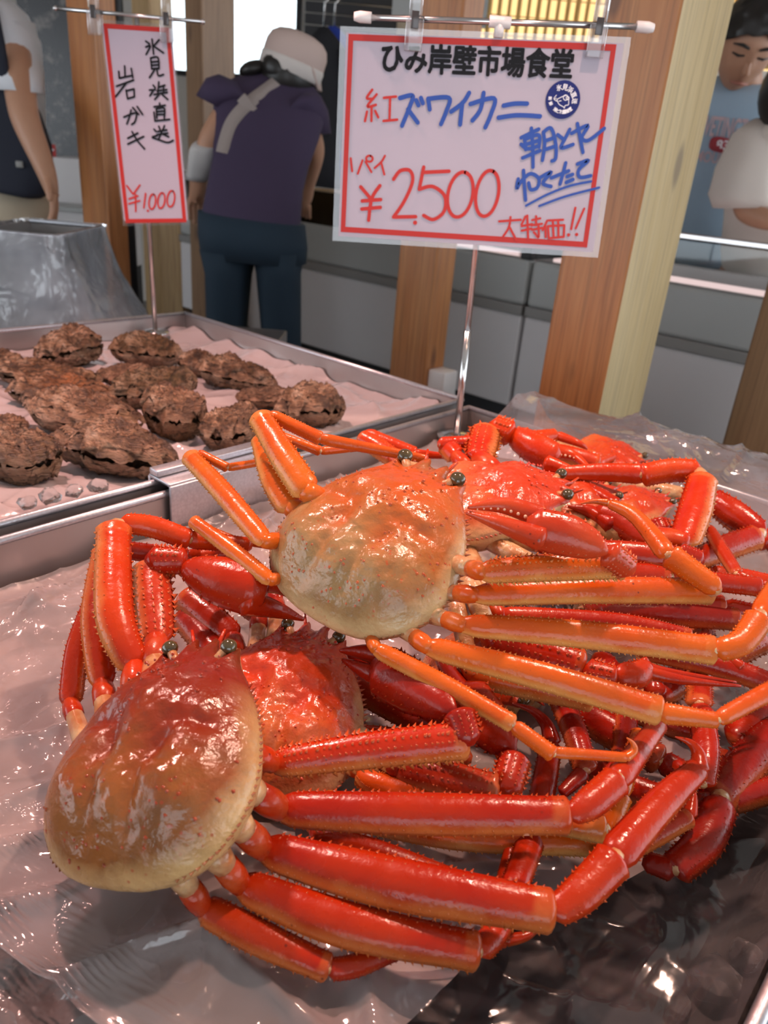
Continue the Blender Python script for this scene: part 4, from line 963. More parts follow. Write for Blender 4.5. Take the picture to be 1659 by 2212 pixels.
# ------------------------------------------------------------------ price signs on poles
class Sign:
    def __init__(s, y, off, sc): s.y = y; s.off = off; s.sc = sc
    def pt(s, q, lift=0.0, raw=False):
        x, y = (q[0], q[1]) if raw else (s.off[0] + q[0] / s.sc, s.off[1] + q[1] / s.sc)
        return PY(x, y, s.y) + V((0, -lift, 0))
def ribbon(mb, S, pts, wpx, lift, taper=False):
    """flat pen stroke with round ends; pts in the sign's own drawing units, wpx in pixels"""
    P = [S.pt(q, lift) for q in pts]
    if len(P) > 2: P = catmull(P, 6 * (len(P) - 1))
    wm = wpx * mpp(P[0]) / 2
    nrm = V((0, -1, 0)); vs_, fs = [], []
    n = len(P)
    for i, p in enumerate(P):
        tg = (P[min(i + 1, n - 1)] - P[max(i - 1, 0)]).normalized(); sd = tg.cross(nrm).normalized()
        k = 1 - .5 * (i / (n - 1)) if taper else 1
        vs_ += [p + sd * wm * k, p - sd * wm * k]
    fs = [(2 * i, 2 * i + 1, 2 * i + 3, 2 * i + 2) for i in range(n - 1)]
    for (p, q) in ((P[0], P[1]), (P[-1], P[-2])):
        d = (p - q).normalized(); sd = d.cross(nrm).normalized(); b = len(vs_)
        k = .5 if (taper and p is P[-1]) else 1
        vs_ += [p + sd * wm * k * math.cos(t) + d * wm * k * math.sin(t) for t in [math.pi * j / 6 for j in range(7)]]
        fs.append(tuple(range(b, b + 7)))
    mb.add(vs_, fs)
def dot(mb, S, q, rpx, lift):
    c = S.pt(q, lift); r = rpx * mpp(c)
    mb.add([c + V((math.cos(t) * r, 0, math.sin(t) * r)) for t in [2 * math.pi * i / 14 for i in range(14)]], [tuple(range(14))])
def oval(cx, cy, rx, ry, tilt=0, a0=-80, a1=290, n=14):
    out = []
    for i in range(n + 1):
        t = math.radians(a0 + (a1 - a0) * i / n); x, y = rx * math.cos(t), ry * math.sin(t)
        out.append((cx + x + y * tilt, cy + y))
    return out
def printed(S, parent, text, p0, p1, hpx, mat, name, bold=0.0, lift=.0012, heavy=0.0, track=1.0, rot180=False):
    """type set from drawing point p0 to p1"""
    cu = bpy.data.curves.new('type', 'FONT'); cu.body = text; cu.size = 1.0; cu.offset = bold; cu.resolution_u = 3; cu.space_character = track
    ob = bpy.data.objects.new('type', cu); COL.objects.link(ob)
    bpy.context.view_layer.update()
    me = bpy.data.meshes.new_from_object(ob.evaluated_get(bpy.context.evaluated_depsgraph_get()))
    bpy.data.objects.remove(ob)
    if not me.vertices: return None
    x0 = min(v.co.x for v in me.vertices); x1 = max(v.co.x for v in me.vertices); y0 = min(v.co.y for v in me.vertices); y1 = max(v.co.y for v in me.vertices)
    A, B = S.pt(p0, lift), S.pt(p1, lift); ux = (B - A); up = ux.cross(V((0, 1, 0))).normalized() * -1
    if up.z < 0 and not rot180: up = -up
    hm = hpx * mpp(A)
    vs_ = [A + ux * ((v.co.x - x0) / (x1 - x0)) + up * ((v.co.y - y0) / (y1 - y0) * hm) for v in me.vertices]
    fs = [tuple(p.vertices) for p in me.polygons]
    bpy.data.meshes.remove(me)
    if hasattr(S, 't'):
        vs_ = [S.drape(v, lift) for v in vs_]
    if heavy:                                            # embolden: the glyphs struck again around their outline
        n0, v0, f0 = len(vs_), list(vs_), list(fs); hv = heavy * mpp(A)
        for k in range(8):
            t = 2 * math.pi * k / 8; o_ = ux.normalized() * math.cos(t) * hv + up * math.sin(t) * hv + V((0, -.00003 * (k + 1), 0))
            b = len(vs_); vs_ += [v + o_ for v in v0]; fs += [tuple(i + b for i in f) for f in f0]
    return mk(name, vs_, fs, mat, parent, False)

def sign_card(S, corners, bw, bi, root, bulge=.0):
    """paper with laminate, border frame printed on it.  corners TL,TR,BR,BL in full pixels"""
    C = [S.pt(q, 0, True) for q in corners]
    def bil(u, v): return C[0].lerp(C[1], u).lerp(C[3].lerp(C[2], u), v)
    def grid(u0, u1, v0, v1, yoff, name, mat, par, th=.0008):
        mb = MB(); vs_ = [bil(u, v) + V((0, yoff + d, 0)) for d in (0, th) for (u, v) in ((u0, v0), (u1, v0), (u1, v1), (u0, v1))]
        mb.add(vs_, [(0, 3, 2, 1), (4, 5, 6, 7), (0, 1, 5, 4), (1, 2, 6, 5), (2, 3, 7, 6), (3, 0, 4, 7)]); return mb.build(name, mat, par, False)
    m_ = .022
    card = grid(m_, 1 - m_, m_ * 1.2, 1 - m_ * 1.2, 0, 'paper', 'paper', root)
    grid(0, 1, 0, 1, .0010, 'laminate_edge', 'laminate', root, .0004)
    u0, u1, v0, v1 = bi
    q = MB(); yo = -.0006
    for (a, b, c, d) in ((u0, u1, v0, v0 + bw[1]), (u0, u1, v1 - bw[1], v1), (u0, u0 + bw[0], v0 + bw[1], v1 - bw[1]), (u1 - bw[0], u1, v0 + bw[1], v1 - bw[1])):
        q.add([bil(s, t) + V((0, yo, 0)) for (s, t) in ((a, c), (b, c), (b, d), (a, d))], [(0, 3, 2, 1)])
    q.build('red_border', 'print_red', card, False)
    return card
def clip(p, hpx, root):
    """clear acrylic bulldog clip gripping the rod and the card"""
    k = mpp(p); h = hpx * k; w_ = h * .16
    m = MB(); m.bevbox(p + V((0, -.006, -h * .25)), V((w_, 0, 0)), V((0, .0018, 0)), V((0, 0, h * .27)), .0012); g = m.build('clip', 'acrylic', root)
    m = MB(); m.bevbox(p + V((0, -.004, h * .28)), V((w_ * .75, 0, 0)), V((0, .0045, 0)), V((0, 0, h * .24)), .0012); m.build('clip_jaw', 'acrylic', g)
    m = MB(); m.bevbox(p + V((0, .006, -h * .2)), V((w_, 0, 0)), V((0, .0015, 0)), V((0, 0, h * .25)), .001); m.build('clip_back', 'acrylic', g)
    m = MB(); m.bevbox(p + V((0, -.0075, -h * .02)), V((w_ * .42, 0, 0)), V((0, .0012, 0)), V((0, 0, h * .14)), .0006); m.build('clip_spring', 'steel_dark', g)

# big crab sign
Y1 = 1.085
S = Sign(Y1, (700, 0), 2.304)
base = PZ(988, 945, .842)
base.y = Y1 + .012
r = empty('price_sign', 'large white price sign for red snow crab with red border on a pole', 'sign', (base.x, base.y, .842))
m = MB(); top = S.pt((1080, 48), -.012, True); bs = S.pt((987, 950), -.012, True)
m.tube([bs, bs.lerp(top, .30)], .0052, 12); m.tube([bs.lerp(top, .30), top], .0042, 12); m.build('pole', 'chrome', r)
m = MB(); m.tube([bs + V((0, 0, -.003)), bs + V((0, 0, .004)), bs + V((0, 0, .008))], [.03, .03, .012], 20); m.build('pole_foot', 'chrome', r)
m = MB(); e0, e1 = S.pt((795, 38), 0, True), S.pt((1382, 58), 0, True); m.tube([e0, (e0 + e1) / 2, e1], .0036, 12); rod = m.build('cross_rod', 'chrome', r)
for e, o_ in ((e0, -1), (e1, 1)):
    m = MB(); m.tube([e - V((o_ * .004, 0, 0)), e + V((o_ * .010, 0, 0)), e + V((o_ * .017, 0, 0))], [.0062, .0064, .0045], 12); m.build('end_cap', 'white_plastic', rod)
cc = S.pt((1080, 48), 0, True); m = MB(); m.tube([cc - V((.013, 0, 0)), cc + V((.013, 0, 0))], .0066, 12); m.tube([cc, cc - V((0, 0, .016))], .006, 10); m.build('tee_joint', 'white_plastic', rod)
card = sign_card(S, ((735, 56), (1364, 80), (1292, 557), (718, 520)), (.017, .028), (.030, .953, .032, .952), r)
for q in ((897, 42), (1293, 56)): clip(S.pt(q, 0, True), 118, r)
LF = .0012
printed(S, card, 'ひみ岸壁市場食堂', (288, 358), (1228, 392), 54, 'ink_black', 'printed_heading', 0.0, LF, 1.9)
red, blue = MB(), MB(); blk = MB()
def strokes(mb, S_, lst, w_, lift=LF, taper=False):
    for k, s_ in enumerate(lst): ribbon(mb, S_, s_, w_, lift + .00002 * (k % 9), taper)
strokes(red, S, [[(240, 447), (213, 488), (245, 492)], [(262, 470), (215, 530), (258, 522)], [(237, 530), (236, 602)], [(214, 556), (204, 603)], [(254, 552), (270, 584)],
                 [(298, 487), (358, 481)], [(329, 486), (326, 596)], [(296, 602), (364, 596)]], 5.2)
strokes(blue, S, [[(378, 488), (440, 476), (428, 528), (388, 626)], [(418, 545), (466, 610)], [(459, 500), (470, 524)], [(482, 488), (492, 514)],
                  [(518, 492), (526, 545)], [(518, 492), (622, 488), (608, 555), (582, 618)], [(722, 463), (690, 512), (632, 556)], [(688, 512), (677, 620)],
                  [(728, 518), (846, 490), (830, 570), (802, 634)], [(794, 463), (778, 545), (738, 600)], [(893, 526), (950, 516), (1010, 516)], [(868, 586), (960, 574), (1074, 579)]], 9.0, LF)
strokes(red, S, [[(133, 788), (140, 852)], [(192, 798), (168, 864)], [(207, 806), (236, 856)], oval(226, 790, 16, 15), [(303, 776), (285, 806), (252, 836)], [(284, 806), (300, 868)]], 4.6)
strokes(red, S, [[(183, 930), (234, 990)], [(278, 924), (238, 988), (222, 1096)], [(190, 1000), (282, 993)], [(188, 1040), (280, 1032)],
                 [(346, 892), (380, 850), (428, 850), (440, 905), (400, 1000), (346, 1080)], [(346, 1080), (456, 1078)], [(496, 832), (474, 942)], [(492, 858), (622, 852)],
                 [(474, 942), (540, 928), (600, 975), (598, 1050), (545, 1092), (496, 1072)], oval(678, 968, 62, 112, -.14), oval(812, 962, 56, 114, -.14)], 7.4)
dot(red, S, (453, 1108), 4.5, LF)
S2 = Sign(Y1, (1060, 120), 5.268)
strokes(blue, S2, [[(345, 935), (545, 838)], [(462, 828), (478, 1060), (480, 1270)], [(385, 955), (398, 1070)], [(385, 955), (545, 905), (548, 1040)], [(400, 1012), (540, 968)], [(345, 1010), (420, 1062), (540, 1030)], [(362, 1165), (560, 1082)],
                   [(598, 872), (612, 1010), (588, 1192)], [(598, 872), (685, 828), (738, 1000), (738, 1165), (695, 1200)], [(610, 975), (712, 938)], [(612, 1072), (722, 1036)],
                   [(898, 842), (850, 935), (800, 1050), (935, 1012)], [(762, 902), (838, 962)], [(985, 775), (1020, 960), (1048, 1102)], [(920, 885), (1105, 795), (1035, 930), (1110, 965), (1290, 830)],
                   [(312, 1405), (296, 1512), (345, 1432), (450, 1345), (545, 1400), (530, 1500), (455, 1525), (430, 1450)], [(372, 1308), (382, 1480), (396, 1645)], [(566, 1385), (688, 1325), (592, 1450), (685, 1490)],
                   [(690, 1392), (885, 1312)], [(852, 1222), (825, 1330), (788, 1462)], [(868, 1378), (930, 1352)], [(858, 1444), (935, 1410)], [(985, 1235), (1112, 1192), (1000, 1300), (1015, 1385), (1135, 1368)]], 7.6, LF)
strokes(blue, S2, [[(400, 1708), (640, 1582), (900, 1482), (1140, 1432)], [(550, 1712), (850, 1602), (1232, 1502)]], 4.8)
strokes(red, S2, [[(95, 1886), (342, 1868)], [(225, 1838), (205, 1955), (138, 2062)], [(212, 1950), (288, 2095)], [(395, 1830), (350, 1922)], [(352, 1940), (470, 1918)], [(415, 1820), (425, 2082)], [(352, 1992), (462, 1968)], [(470, 1872), (562, 1852)],
                  [(515, 1828), (515, 1930)], [(460, 1932), (582, 1914)], [(470, 1982), (582, 1960)], [(542, 1930), (545, 2062), (520, 2050)], [(490, 2010), (512, 2034)], [(642, 1878), (590, 1985)], [(620, 1940), (625, 2065)], [(658, 1876), (822, 1868)],
                  [(650, 1940), (660, 2078)], [(660, 2078), (830, 2062)], [(830, 2062), (836, 1930)], [(650, 1940), (836, 1930)], [(705, 1875), (715, 2072)], [(766, 1872), (770, 2066)], [(962, 1732), (914, 1975)], [(1062, 1742), (966, 1965)]], 4.8)
dot(red, S2, (884, 2040), 3.6, LF); dot(red, S2, (976, 2036), 3.6, LF)
red.build('red_handwriting', 'ink_red', card, False)['kind'] = 'stuff'; blue.build('blue_handwriting', 'ink_blue', card, False)['kind'] = 'stuff'
# round navy sticker with a fish outline
c = S.pt((1188, 497), LF); k = mpp(c); R_ = 37 * k
m = MB(); m.add([c + V((math.cos(t) * R_, 0, math.sin(t) * R_)) for t in [2 * math.pi * i / 40 for i in range(40)]], [tuple(range(40))]); stk = m.build('round_sticker', 'ink_navy', card, False)
m = MB()
strokes(m, S2, [[(745, 452), (715, 492), (745, 486), (720, 500), (750, 520)], [(750, 500), (810, 470), (862, 452)], [(750, 500), (775, 555), (825, 585), (835, 600), (845, 570), (882, 560), (885, 510), (890, 480)], [(775, 520), (800, 515)],
                oval(850, 480, 26, 30), oval(872, 485, 16, 18)], 1.5, LF + .0004)
m.build('fish_outline', 'ink_white', stk, False)['kind'] = 'stuff'
def arc_text(txt, cx, cy, rx, a0, a1, hpx, flip=False):
    for i, ch in enumerate(txt):
        t = math.radians(a0 + (a1 - a0) * (i / max(1, len(txt) - 1))); x, y = cx + rx * math.cos(t), cy + rx * math.sin(t)
        dx, dy = -math.sin(t), math.cos(t)
        if flip: dx, dy = -dx, -dy
        w2 = hpx * 5.268 * .5; up = (dy, -dx)
        ox, oy = x - up[0] * w2, y - up[1] * w2
        printed(S2, stk, ch, (ox - dx * w2, oy - dy * w2), (ox + dx * w2, oy + dy * w2), hpx, 'ink_white', 'sticker_letter', 0.0, LF + .0005, .35)
arc_text('氷見浜直送', 815, 502, 138, -108, 8, 11.5)
arc_text('新鮮', 815, 502, 142, 185, 160, 7.5, True)
arc_text('港どれ一番！', 815, 502, 142, 126, 52, 7.5, True)

# narrow oyster sign
Y2 = 1.56
S = Sign(Y2, (200, 30), 4.808)
base = S.pt((332, 722), -.012, True)
r = empty('price_sign', 'narrow white price sign for oysters with red border on a pole', 'sign', (base.x, base.y, .842))
top = S.pt((290, 28), -.012, True); m = MB(); m.tube([base, top], .0045, 12); m.build('pole', 'chrome', r)
m = MB(); m.tube([base + V((0, 0, -.003)), base + V((0, 0, .004)), base + V((0, 0, .008))], [.028, .028, .01], 20); m.build('pole_foot', 'chrome', r)
e0, e1 = S.pt((120, 18), 0, True), S.pt((438, 47), 0, True); m = MB(); m.tube([e0, e1], .0033, 10); rod = m.build('cross_rod', 'chrome', r)
for e in (e0, e1):
    m = MB(); m.ball(e, .0045, 10, 8); m.build('end_knob', 'chrome', rod)
card = sign_card(S, ((215, 42), (373, 53), (410, 486), (266, 488)), (.055, .022), (.045, .955, .016, .985), r)
for q in ((204, 24), (361, 40)): clip(S.pt(q, 0, True), 88, r)
blk, red = MB(), MB()
strokes(blk, S, [[(620, 265), (636, 418)], [(555, 285), (592, 312)], [(555, 345), (602, 335), (558, 422)], [(692, 270), (640, 332)], [(640, 338), (738, 406)],
                 [(605, 460), (616, 570)], [(605, 460), (680, 455), (692, 570)], [(620, 500), (682, 495)], [(620, 535), (686, 530)], [(616, 572), (692, 566)], [(650, 575), (594, 662)], [(670, 570), (685, 642), (738, 630)],
                 [(632, 742), (652, 768)], [(594, 792), (652, 788)], [(632, 796), (598, 852)], [(690, 708), (680, 830)], [(690, 762), (752, 742)], [(672, 800), (772, 788)], [(738, 762), (740, 820)], [(640, 838), (776, 816)], [(690, 842), (648, 888)], [(722, 836), (782, 888)],
                 [(640, 966), (756, 950)], [(698, 928), (702, 980)], [(664, 986), (670, 1082)], [(664, 986), (746, 980), (746, 1084)], [(670, 1016), (742, 1010)], [(670, 1046), (742, 1045)], [(640, 1022), (650, 1112)], [(650, 1112), (802, 1096)],
                 [(640, 1198), (662, 1222)], [(624, 1278), (672, 1264)], [(690, 1168), (702, 1200)], [(748, 1162), (735, 1202)], [(680, 1222), (772, 1206)], [(670, 1256), (782, 1240)], [(730, 1202), (690, 1296)], [(735, 1250), (792, 1278)], [(624, 1286), (690, 1308), (780, 1336), (838, 1314)],
                 [(335, 542), (340, 652)], [(274, 598), (280, 668)], [(280, 668), (418, 640)], [(404, 568), (420, 662)], [(252, 752), (428, 688)], [(350, 722), (243, 858)], [(350, 792), (366, 882)], [(366, 882), (436, 860)], [(436, 860), (432, 780)], [(350, 800), (432, 780)],
                 [(328, 1072), (452, 1030), (442, 1118), (408, 1148)], [(402, 1000), (388, 1060), (358, 1142)], [(420, 974), (482, 1046)], [(466, 964), (522, 1046)],
                 [(368, 1292), (472, 1238)], [(368, 1352), (532, 1274)], [(412, 1224), (470, 1320), (542, 1402)]], 4.0, LF)
strokes(red, S, [[(358, 1785), (422, 1872)], [(492, 1778), (425, 1872)], [(448, 1875), (450, 2052)], [(380, 1922), (472, 1890)], [(380, 1972), (492, 1940)], [(552, 1866), (534, 2012)], oval(622, 1950, 34, 78, -.1), oval(716, 1938, 36, 80, -.1), oval(816, 1920, 38, 84, -.1)], 3.6, LF)
dot(red, S, (576, 2045), 2.6, LF)
blk.build('black_handwriting', 'ink_black', card, False)['kind'] = 'stuff'; red.build('red_handwriting', 'ink_red', card, False)['kind'] = 'stuff'
# brush lettering on the hanging board
S = Sign(4.4, (700, 0), 2.304); q = MB()
strokes(q, S, [[(548, 22), (640, 10)], [(600, -20), (600, 60)], [(555, 55), (660, 45)], [(610, 60), (560, 112)], [(590, 80), (650, 75), (650, 118), (595, 120)], [(670, 20), (695, 100)], [(690, 12), (755, 4)], [(722, 8), (715, 78)], [(680, 88), (752, 80)]], 9, .004)
q.build('brush_lettering', 'ink_black', BOARD, False)['kind'] = 'stuff'
# ------------------------------------------------------------------ people
def skin_body(name, nodes, edges, mat, parent, root='pelvis', sub=2):
    """one continuous body: nodes {name: (Vector, radius)}, edges between names, grown with a Skin modifier"""
    ks = list(nodes); ix = {k: i for i, k in enumerate(ks)}
    me = bpy.data.meshes.new('tmp'); me.from_pydata([tuple(nodes[k][0]) for k in ks], [(ix[a], ix[b]) for a, b in edges], [])
    o = bpy.data.objects.new('tmp', me); COL.objects.link(o)
    sk = o.modifiers.new('s', 'SKIN'); sk.use_smooth_shade = True
    for i, k in enumerate(ks):
        r_ = nodes[k][1]; me.skin_vertices[0].data[i].radius = (r_, r_) if not isinstance(r_, tuple) else r_
        me.skin_vertices[0].data[i].use_root = (k == root)
    sb = o.modifiers.new('u', 'SUBSURF'); sb.levels = sub; sb.render_levels = sub
    bpy.context.view_layer.update()
    ev = bpy.data.meshes.new_from_object(o.evaluated_get(bpy.context.evaluated_depsgraph_get()))
    vs_ = [v.co.copy() for v in ev.vertices]; fs = [tuple(p.vertices) for p in ev.polygons]
    bpy.data.objects.remove(o); bpy.data.meshes.remove(me); bpy.data.meshes.remove(ev)
    return mk(name, vs_, fs, mat, parent)
def hand(nodes, edges, wrist, at, dirv, side, s=1.0, tag_='h', curl=.25, palm_n=None):
    """palm and five fingers hung on the wrist node"""
    d = dirv.normalized(); sd = (side - side.dot(d) * d).normalized(); nn = palm_n or d.cross(sd)
    pc = at + d * .045 * s; nodes[tag_ + 'palm'] = (pc, .026 * s); edges.append((wrist, tag_ + 'palm'))
    for i, (o_, L) in enumerate(((-.027, .062), (-.009, .075), (.009, .080), (.026, .072))):
        a = pc + d * .040 * s + sd * o_ * s; b = a + (d * (1 - curl * .4) + nn * curl) * L * .5 * s; c = b + (d * (1 - curl) + nn * curl * 1.6).normalized() * L * .5 * s
        for nm, p, r_ in (('a', a, .0095), ('b', b, .0085), ('c', c, .007)): nodes[f'{tag_}{i}{nm}'] = (p, r_ * s)
        edges += [(tag_ + 'palm', f'{tag_}{i}a'), (f'{tag_}{i}a', f'{tag_}{i}b'), (f'{tag_}{i}b', f'{tag_}{i}c')]
    a = pc - d * .012 * s + sd * .034 * s; b = a + (d * .8 + sd * .5).normalized() * .035 * s; c = b + (d + sd * .1 + nn * .2).normalized() * .028 * s
    for nm, p, r_ in (('ta', a, .011), ('tb', b, .0095), ('tc', c, .008)): nodes[tag_ + nm] = (p, r_ * s)
    edges += [(tag_ + 'palm', tag_ + 'ta'), (tag_ + 'ta', tag_ + 'tb'), (tag_ + 'tb', tag_ + 'tc')]
def P(px, py, y): return PY(px, py, y)
from mathutils.bvhtree import BVHTree
class OnCloth:
    """drawing surface on a garment: a pixel ray met with the cloth"""
    def __init__(s, ob, d=0.0):
        o = ORG[ob.name]; s.t = BVHTree.FromPolygons([v.co + o for v in ob.data.vertices], [tuple(p.vertices) for p in ob.data.polygons]); s.d = d
    def pt(s, q, lift=0.0, raw=False):
        rr = ray(q[0], q[1]); h = s.t.ray_cast(CAM, rr)
        return (h[0] if h[0] is not None else CAM + rr * s.d) - rr * (lift + .002)
    def drape(s, v, lift):
        rr = (v - CAM).normalized(); h = s.t.ray_cast(CAM, rr)
        return (h[0] - rr * (lift + .003)) if h[0] is not None else v

# --- stooping shopper seen from behind
yw = 2.65; kk = mpp(P(560, 400, yw))
g0 = P(548, 560, yw)
r = empty('person', 'stooping shopper seen from behind in navy tee, teal trousers and pale cap', 'person', (g0.x, yw, 0))
hip = P(547, 500, yw); chest = P(575, 260, yw + .16); nk = P(600, 195, yw + .24); hd = P(630, 160, yw + .30)
fl = P(492, 650, yw); fr = P(610, 650, yw)
N = {'pelvis': (hip, .08), 'waist': (P(556, 390, yw + .06), .07), 'chest': (chest, .07), 'neck0': (nk, .045), 'head0': (nk.lerp(hd, .5), .045), 'head': (hd, .082), 'crown': (hd + V((.012, .03, .06)), .068),
     'hl': (P(500, 540, yw), .06), 'kl': (V((fl.x, yw, .50)), .045), 'al': (V((fl.x + .0, yw, .09)), .042), 'tl': (V((fl.x, yw + .14, .035)), .035),
     'hr': (P(600, 540, yw + .02), .06), 'kr': (V((fr.x, yw, .50)), .045), 'ar': (V((fr.x + .01, yw + .04, .09)), .042), 'tr': (V((fr.x + .02, yw + .18, .035)), .035),
     'sl': (P(500, 222, yw + .15), .045), 'el': (P(450, 308, yw + .10), .042), 'wl': (P(428, 388, yw + .14), .028),
     'sr': (P(660, 250, yw + .22), .045), 'er': (P(683, 330, yw + .30), .036), 'wr': (P(664, 405, yw + .42), .026)}
E_ = [('pelvis', 'waist'), ('waist', 'chest'), ('chest', 'neck0'), ('neck0', 'head0'), ('head0', 'head'), ('head', 'crown'), ('pelvis', 'hl'), ('hl', 'kl'), ('kl', 'al'), ('al', 'tl'), ('pelvis', 'hr'), ('hr', 'kr'), ('kr', 'ar'), ('ar', 'tr'),
      ('chest', 'sl'), ('sl', 'el'), ('el', 'wl'), ('chest', 'sr'), ('sr', 'er'), ('er', 'wr')]
hand(N, E_, 'wl', N['wl'][0], V((-.2, .25, -1)), V((.8, .6, 0)), .95, 'hl_'); hand(N, E_, 'wr', N['wr'][0], V((-.2, .5, -.8)), V((-.8, .5, 0)), .95, 'hr_')
skin_body('body', N, E_, 'skin', r)
m = MB()   # tee: torso plus short sleeves
rows = [(543, 494, 104, yw, .125), (546, 455, 104, yw + .01, .135), (556, 400, 101, yw + .05, .13), (568, 345, 102, yw + .10, .128), (580, 290, 108, yw + .14, .125), (584, 250, 112, yw + .17, .118), (583, 218, 111, yw + .19, .105), (584, 197, 102, yw + .205, .095), (590, 183, 84, yw + .225, .08), (598, 173, 58, yw + .24, .062), (606, 163, 38, yw + .255, .05)]
m.loft([(P(x, y, Y), (P(x + hw, y + hw * .14, Y + .02) - P(x, y, Y)), V((0, dp * .93, dp * .35))) for (x, y, hw, Y, dp) in rows], 40, 2.4, nz=.022, nsc=7)
m.loft([(P(535, 208, yw + .18), V((.036, 0, -.04)), V((0, .08, 0))), (P(500, 196, yw + .17), V((.038, 0, -.044)), V((0, .08, 0))), (P(476, 200, yw + .158), V((.042, 0, -.038)), V((0, .076, 0))), (P(457, 222, yw + .15), V((.047, 0, -.018)), V((0, .068, 0)))], 24, 2.2)
m.loft([(P(640, 228, yw + .2), V((.036, 0, .04)), V((0, .08, 0))), (P(666, 230, yw + .21), V((.04, 0, .036)), V((0, .078, 0))), (P(680, 250, yw + .23), V((.044, 0, .020)), V((0, .073, 0))), (P(686, 290, yw + .26), V((.046, 0, .006)), V((0, .066, 0)))], 24, 2.2)
tee = m.build('tee_shirt', 'cloth_navy', r); TEEW = OnCloth(tee)
m = MB()   # trousers
m.loft([(P(545, 470, yw), V((.172, 0, -.01)), V((0, .135, 0))), (P(547, 520, yw), V((.178, 0, -.01)), V((0, .15, 0))), (P(548, 560, yw), V((.172, 0, 0)), V((0, .14, 0)))], 32, 2.4, nz=.012)
for (ft, dx, x1, x2) in ((fl, 0, 495, 505), (fr, .01, 603, 615)):
    m.loft([(P(x1, 540, yw), V((.088, 0, 0)), V((0, .125, 0))), (P(x1, 590, yw), V((.074, 0, 0)), V((0, .115, 0))), (V((ft.x, yw, .60)), V((.064, 0, 0)), V((0, .095, 0))), (V((ft.x + dx, yw, .30)), V((.062, 0, 0)), V((0, .08, 0))), (V((ft.x + dx, yw + .01, .06)), V((.062, 0, 0)), V((0, .075, 0)))], 24, 2.2, nz=.016, nsc=6)
m.build('trousers', 'cloth_teal', r)
for ft, dx in ((fl, 0), (fr, .015)):
    m = MB(); m.loft([(V((ft.x + dx, yw + .05 + d, z)), V((w_, 0, 0)), V((0, l_, 0))) for d, z, w_, l_ in ((0, .002, .05, .14), (0, .03, .052, .14), (-.02, .07, .045, .10), (-.05, .10, .04, .06))], 20, 2.4); m.build('shoe', 'shoe', r)
m = MB(); m.loft([(N['el'][0].lerp(N['wl'][0], t), V((.05 * w_, .012, 0)), V((0, .046 * w_, .012))) for t, w_ in ((.05, .9), (.2, 1.05), (.5, .95), (.8, .86), (.95, .82))], 20, 2.2, nz=.008, nsc=30); m.build('arm_cover', 'cover_white', r)
m = MB(); hb = hd + V((-.012, -.01, -.012)); m.ball(hb, .1, 18, 12, (V((.092, 0, .02)), V((0, .10, 0)), V((-.02, 0, .088)))); m.ball(P(604, 150, yw + .24), .05, 12, 8, (V((.06, 0, -.01)), V((0, .05, 0)), V((0, 0, .05)))); m.ball(P(548, 150, yw + .26), .04, 12, 8, (V((.05, 0, .01)), V((0, .04, 0)), V((0, 0, .028)))); m.build('hair', 'hair', r)
ck = MB(); cc = hd + V((.006, .01, .045)); U, Vv, Wv = V((.098, 0, -.028)), V((0, .112, 0)), V((.028, .0, .085))
ck.loft([(cc + Wv * t, U * s, Vv * s) for t, s in ((-.25, 1.0), (.0, 1.03), (.35, 1.02), (.62, .93), (.80, .74), (.90, .45), (.93, .1))], 28, 2.1); cap = ck.build('cap', 'cloth_cap', r)
ck = MB(); ck.loft([(cc + Wv * t, U * s, Vv * s) for t, s in ((-.55, 1.0), (-.50, 1.045), (-.1, 1.055), (-.06, 1.03))], 28, 2.1); ck.build('cap_band', 'cloth_capband', cap)
ck = MB(); b0 = P(672, 128, yw + .30); b1 = P(690, 196, yw + .34)
ck.loft([(b0, V((0, .085, .0)), V((.012, 0, .004))), (b0.lerp(b1, .5) + V((.004, 0, 0)), V((0, .09, 0)), V((.008, 0, .003))), (b1, V((0, .06, 0)), V((.005, 0, .002)))], 18, 2.6); ck.build('cap_brim', 'cloth_cap', cap)
m = MB(); sp = [TEEW.pt(q) for q in ((604, 172), (580, 190), (548, 214), (518, 242), (499, 268), (488, 298), (480, 330))]
sp = catmull(sp, 24); vs_, fs = [], []
for i, p in enumerate(sp):
    tg = (sp[min(i + 1, 24)] - sp[max(i - 1, 0)]).normalized(); sd = tg.cross(V((0, -1, .25))).normalized()
    for a, b in ((-1, 0), (1, 0), (1, 1), (-1, 1)): vs_.append(p + sd * a * .020 + V((0, -.004 * (1 - b), 0)))
for i in range(24):
    for k in range(4): fs.append((i * 4 + k, i * 4 + (k + 1) % 4, i * 4 + 4 + (k + 1) % 4, i * 4 + 4 + k))
m.add(vs_, fs); st = m.build('bag_strap', 'strap', r)
m = MB(); m.bevbox(TEEW.pt((534, 226), .004), V((.012, 0, .012)), V((0, .006, 0)), V((-.02, 0, .02)), .002); m.build('strap_slider', 'strap', st)

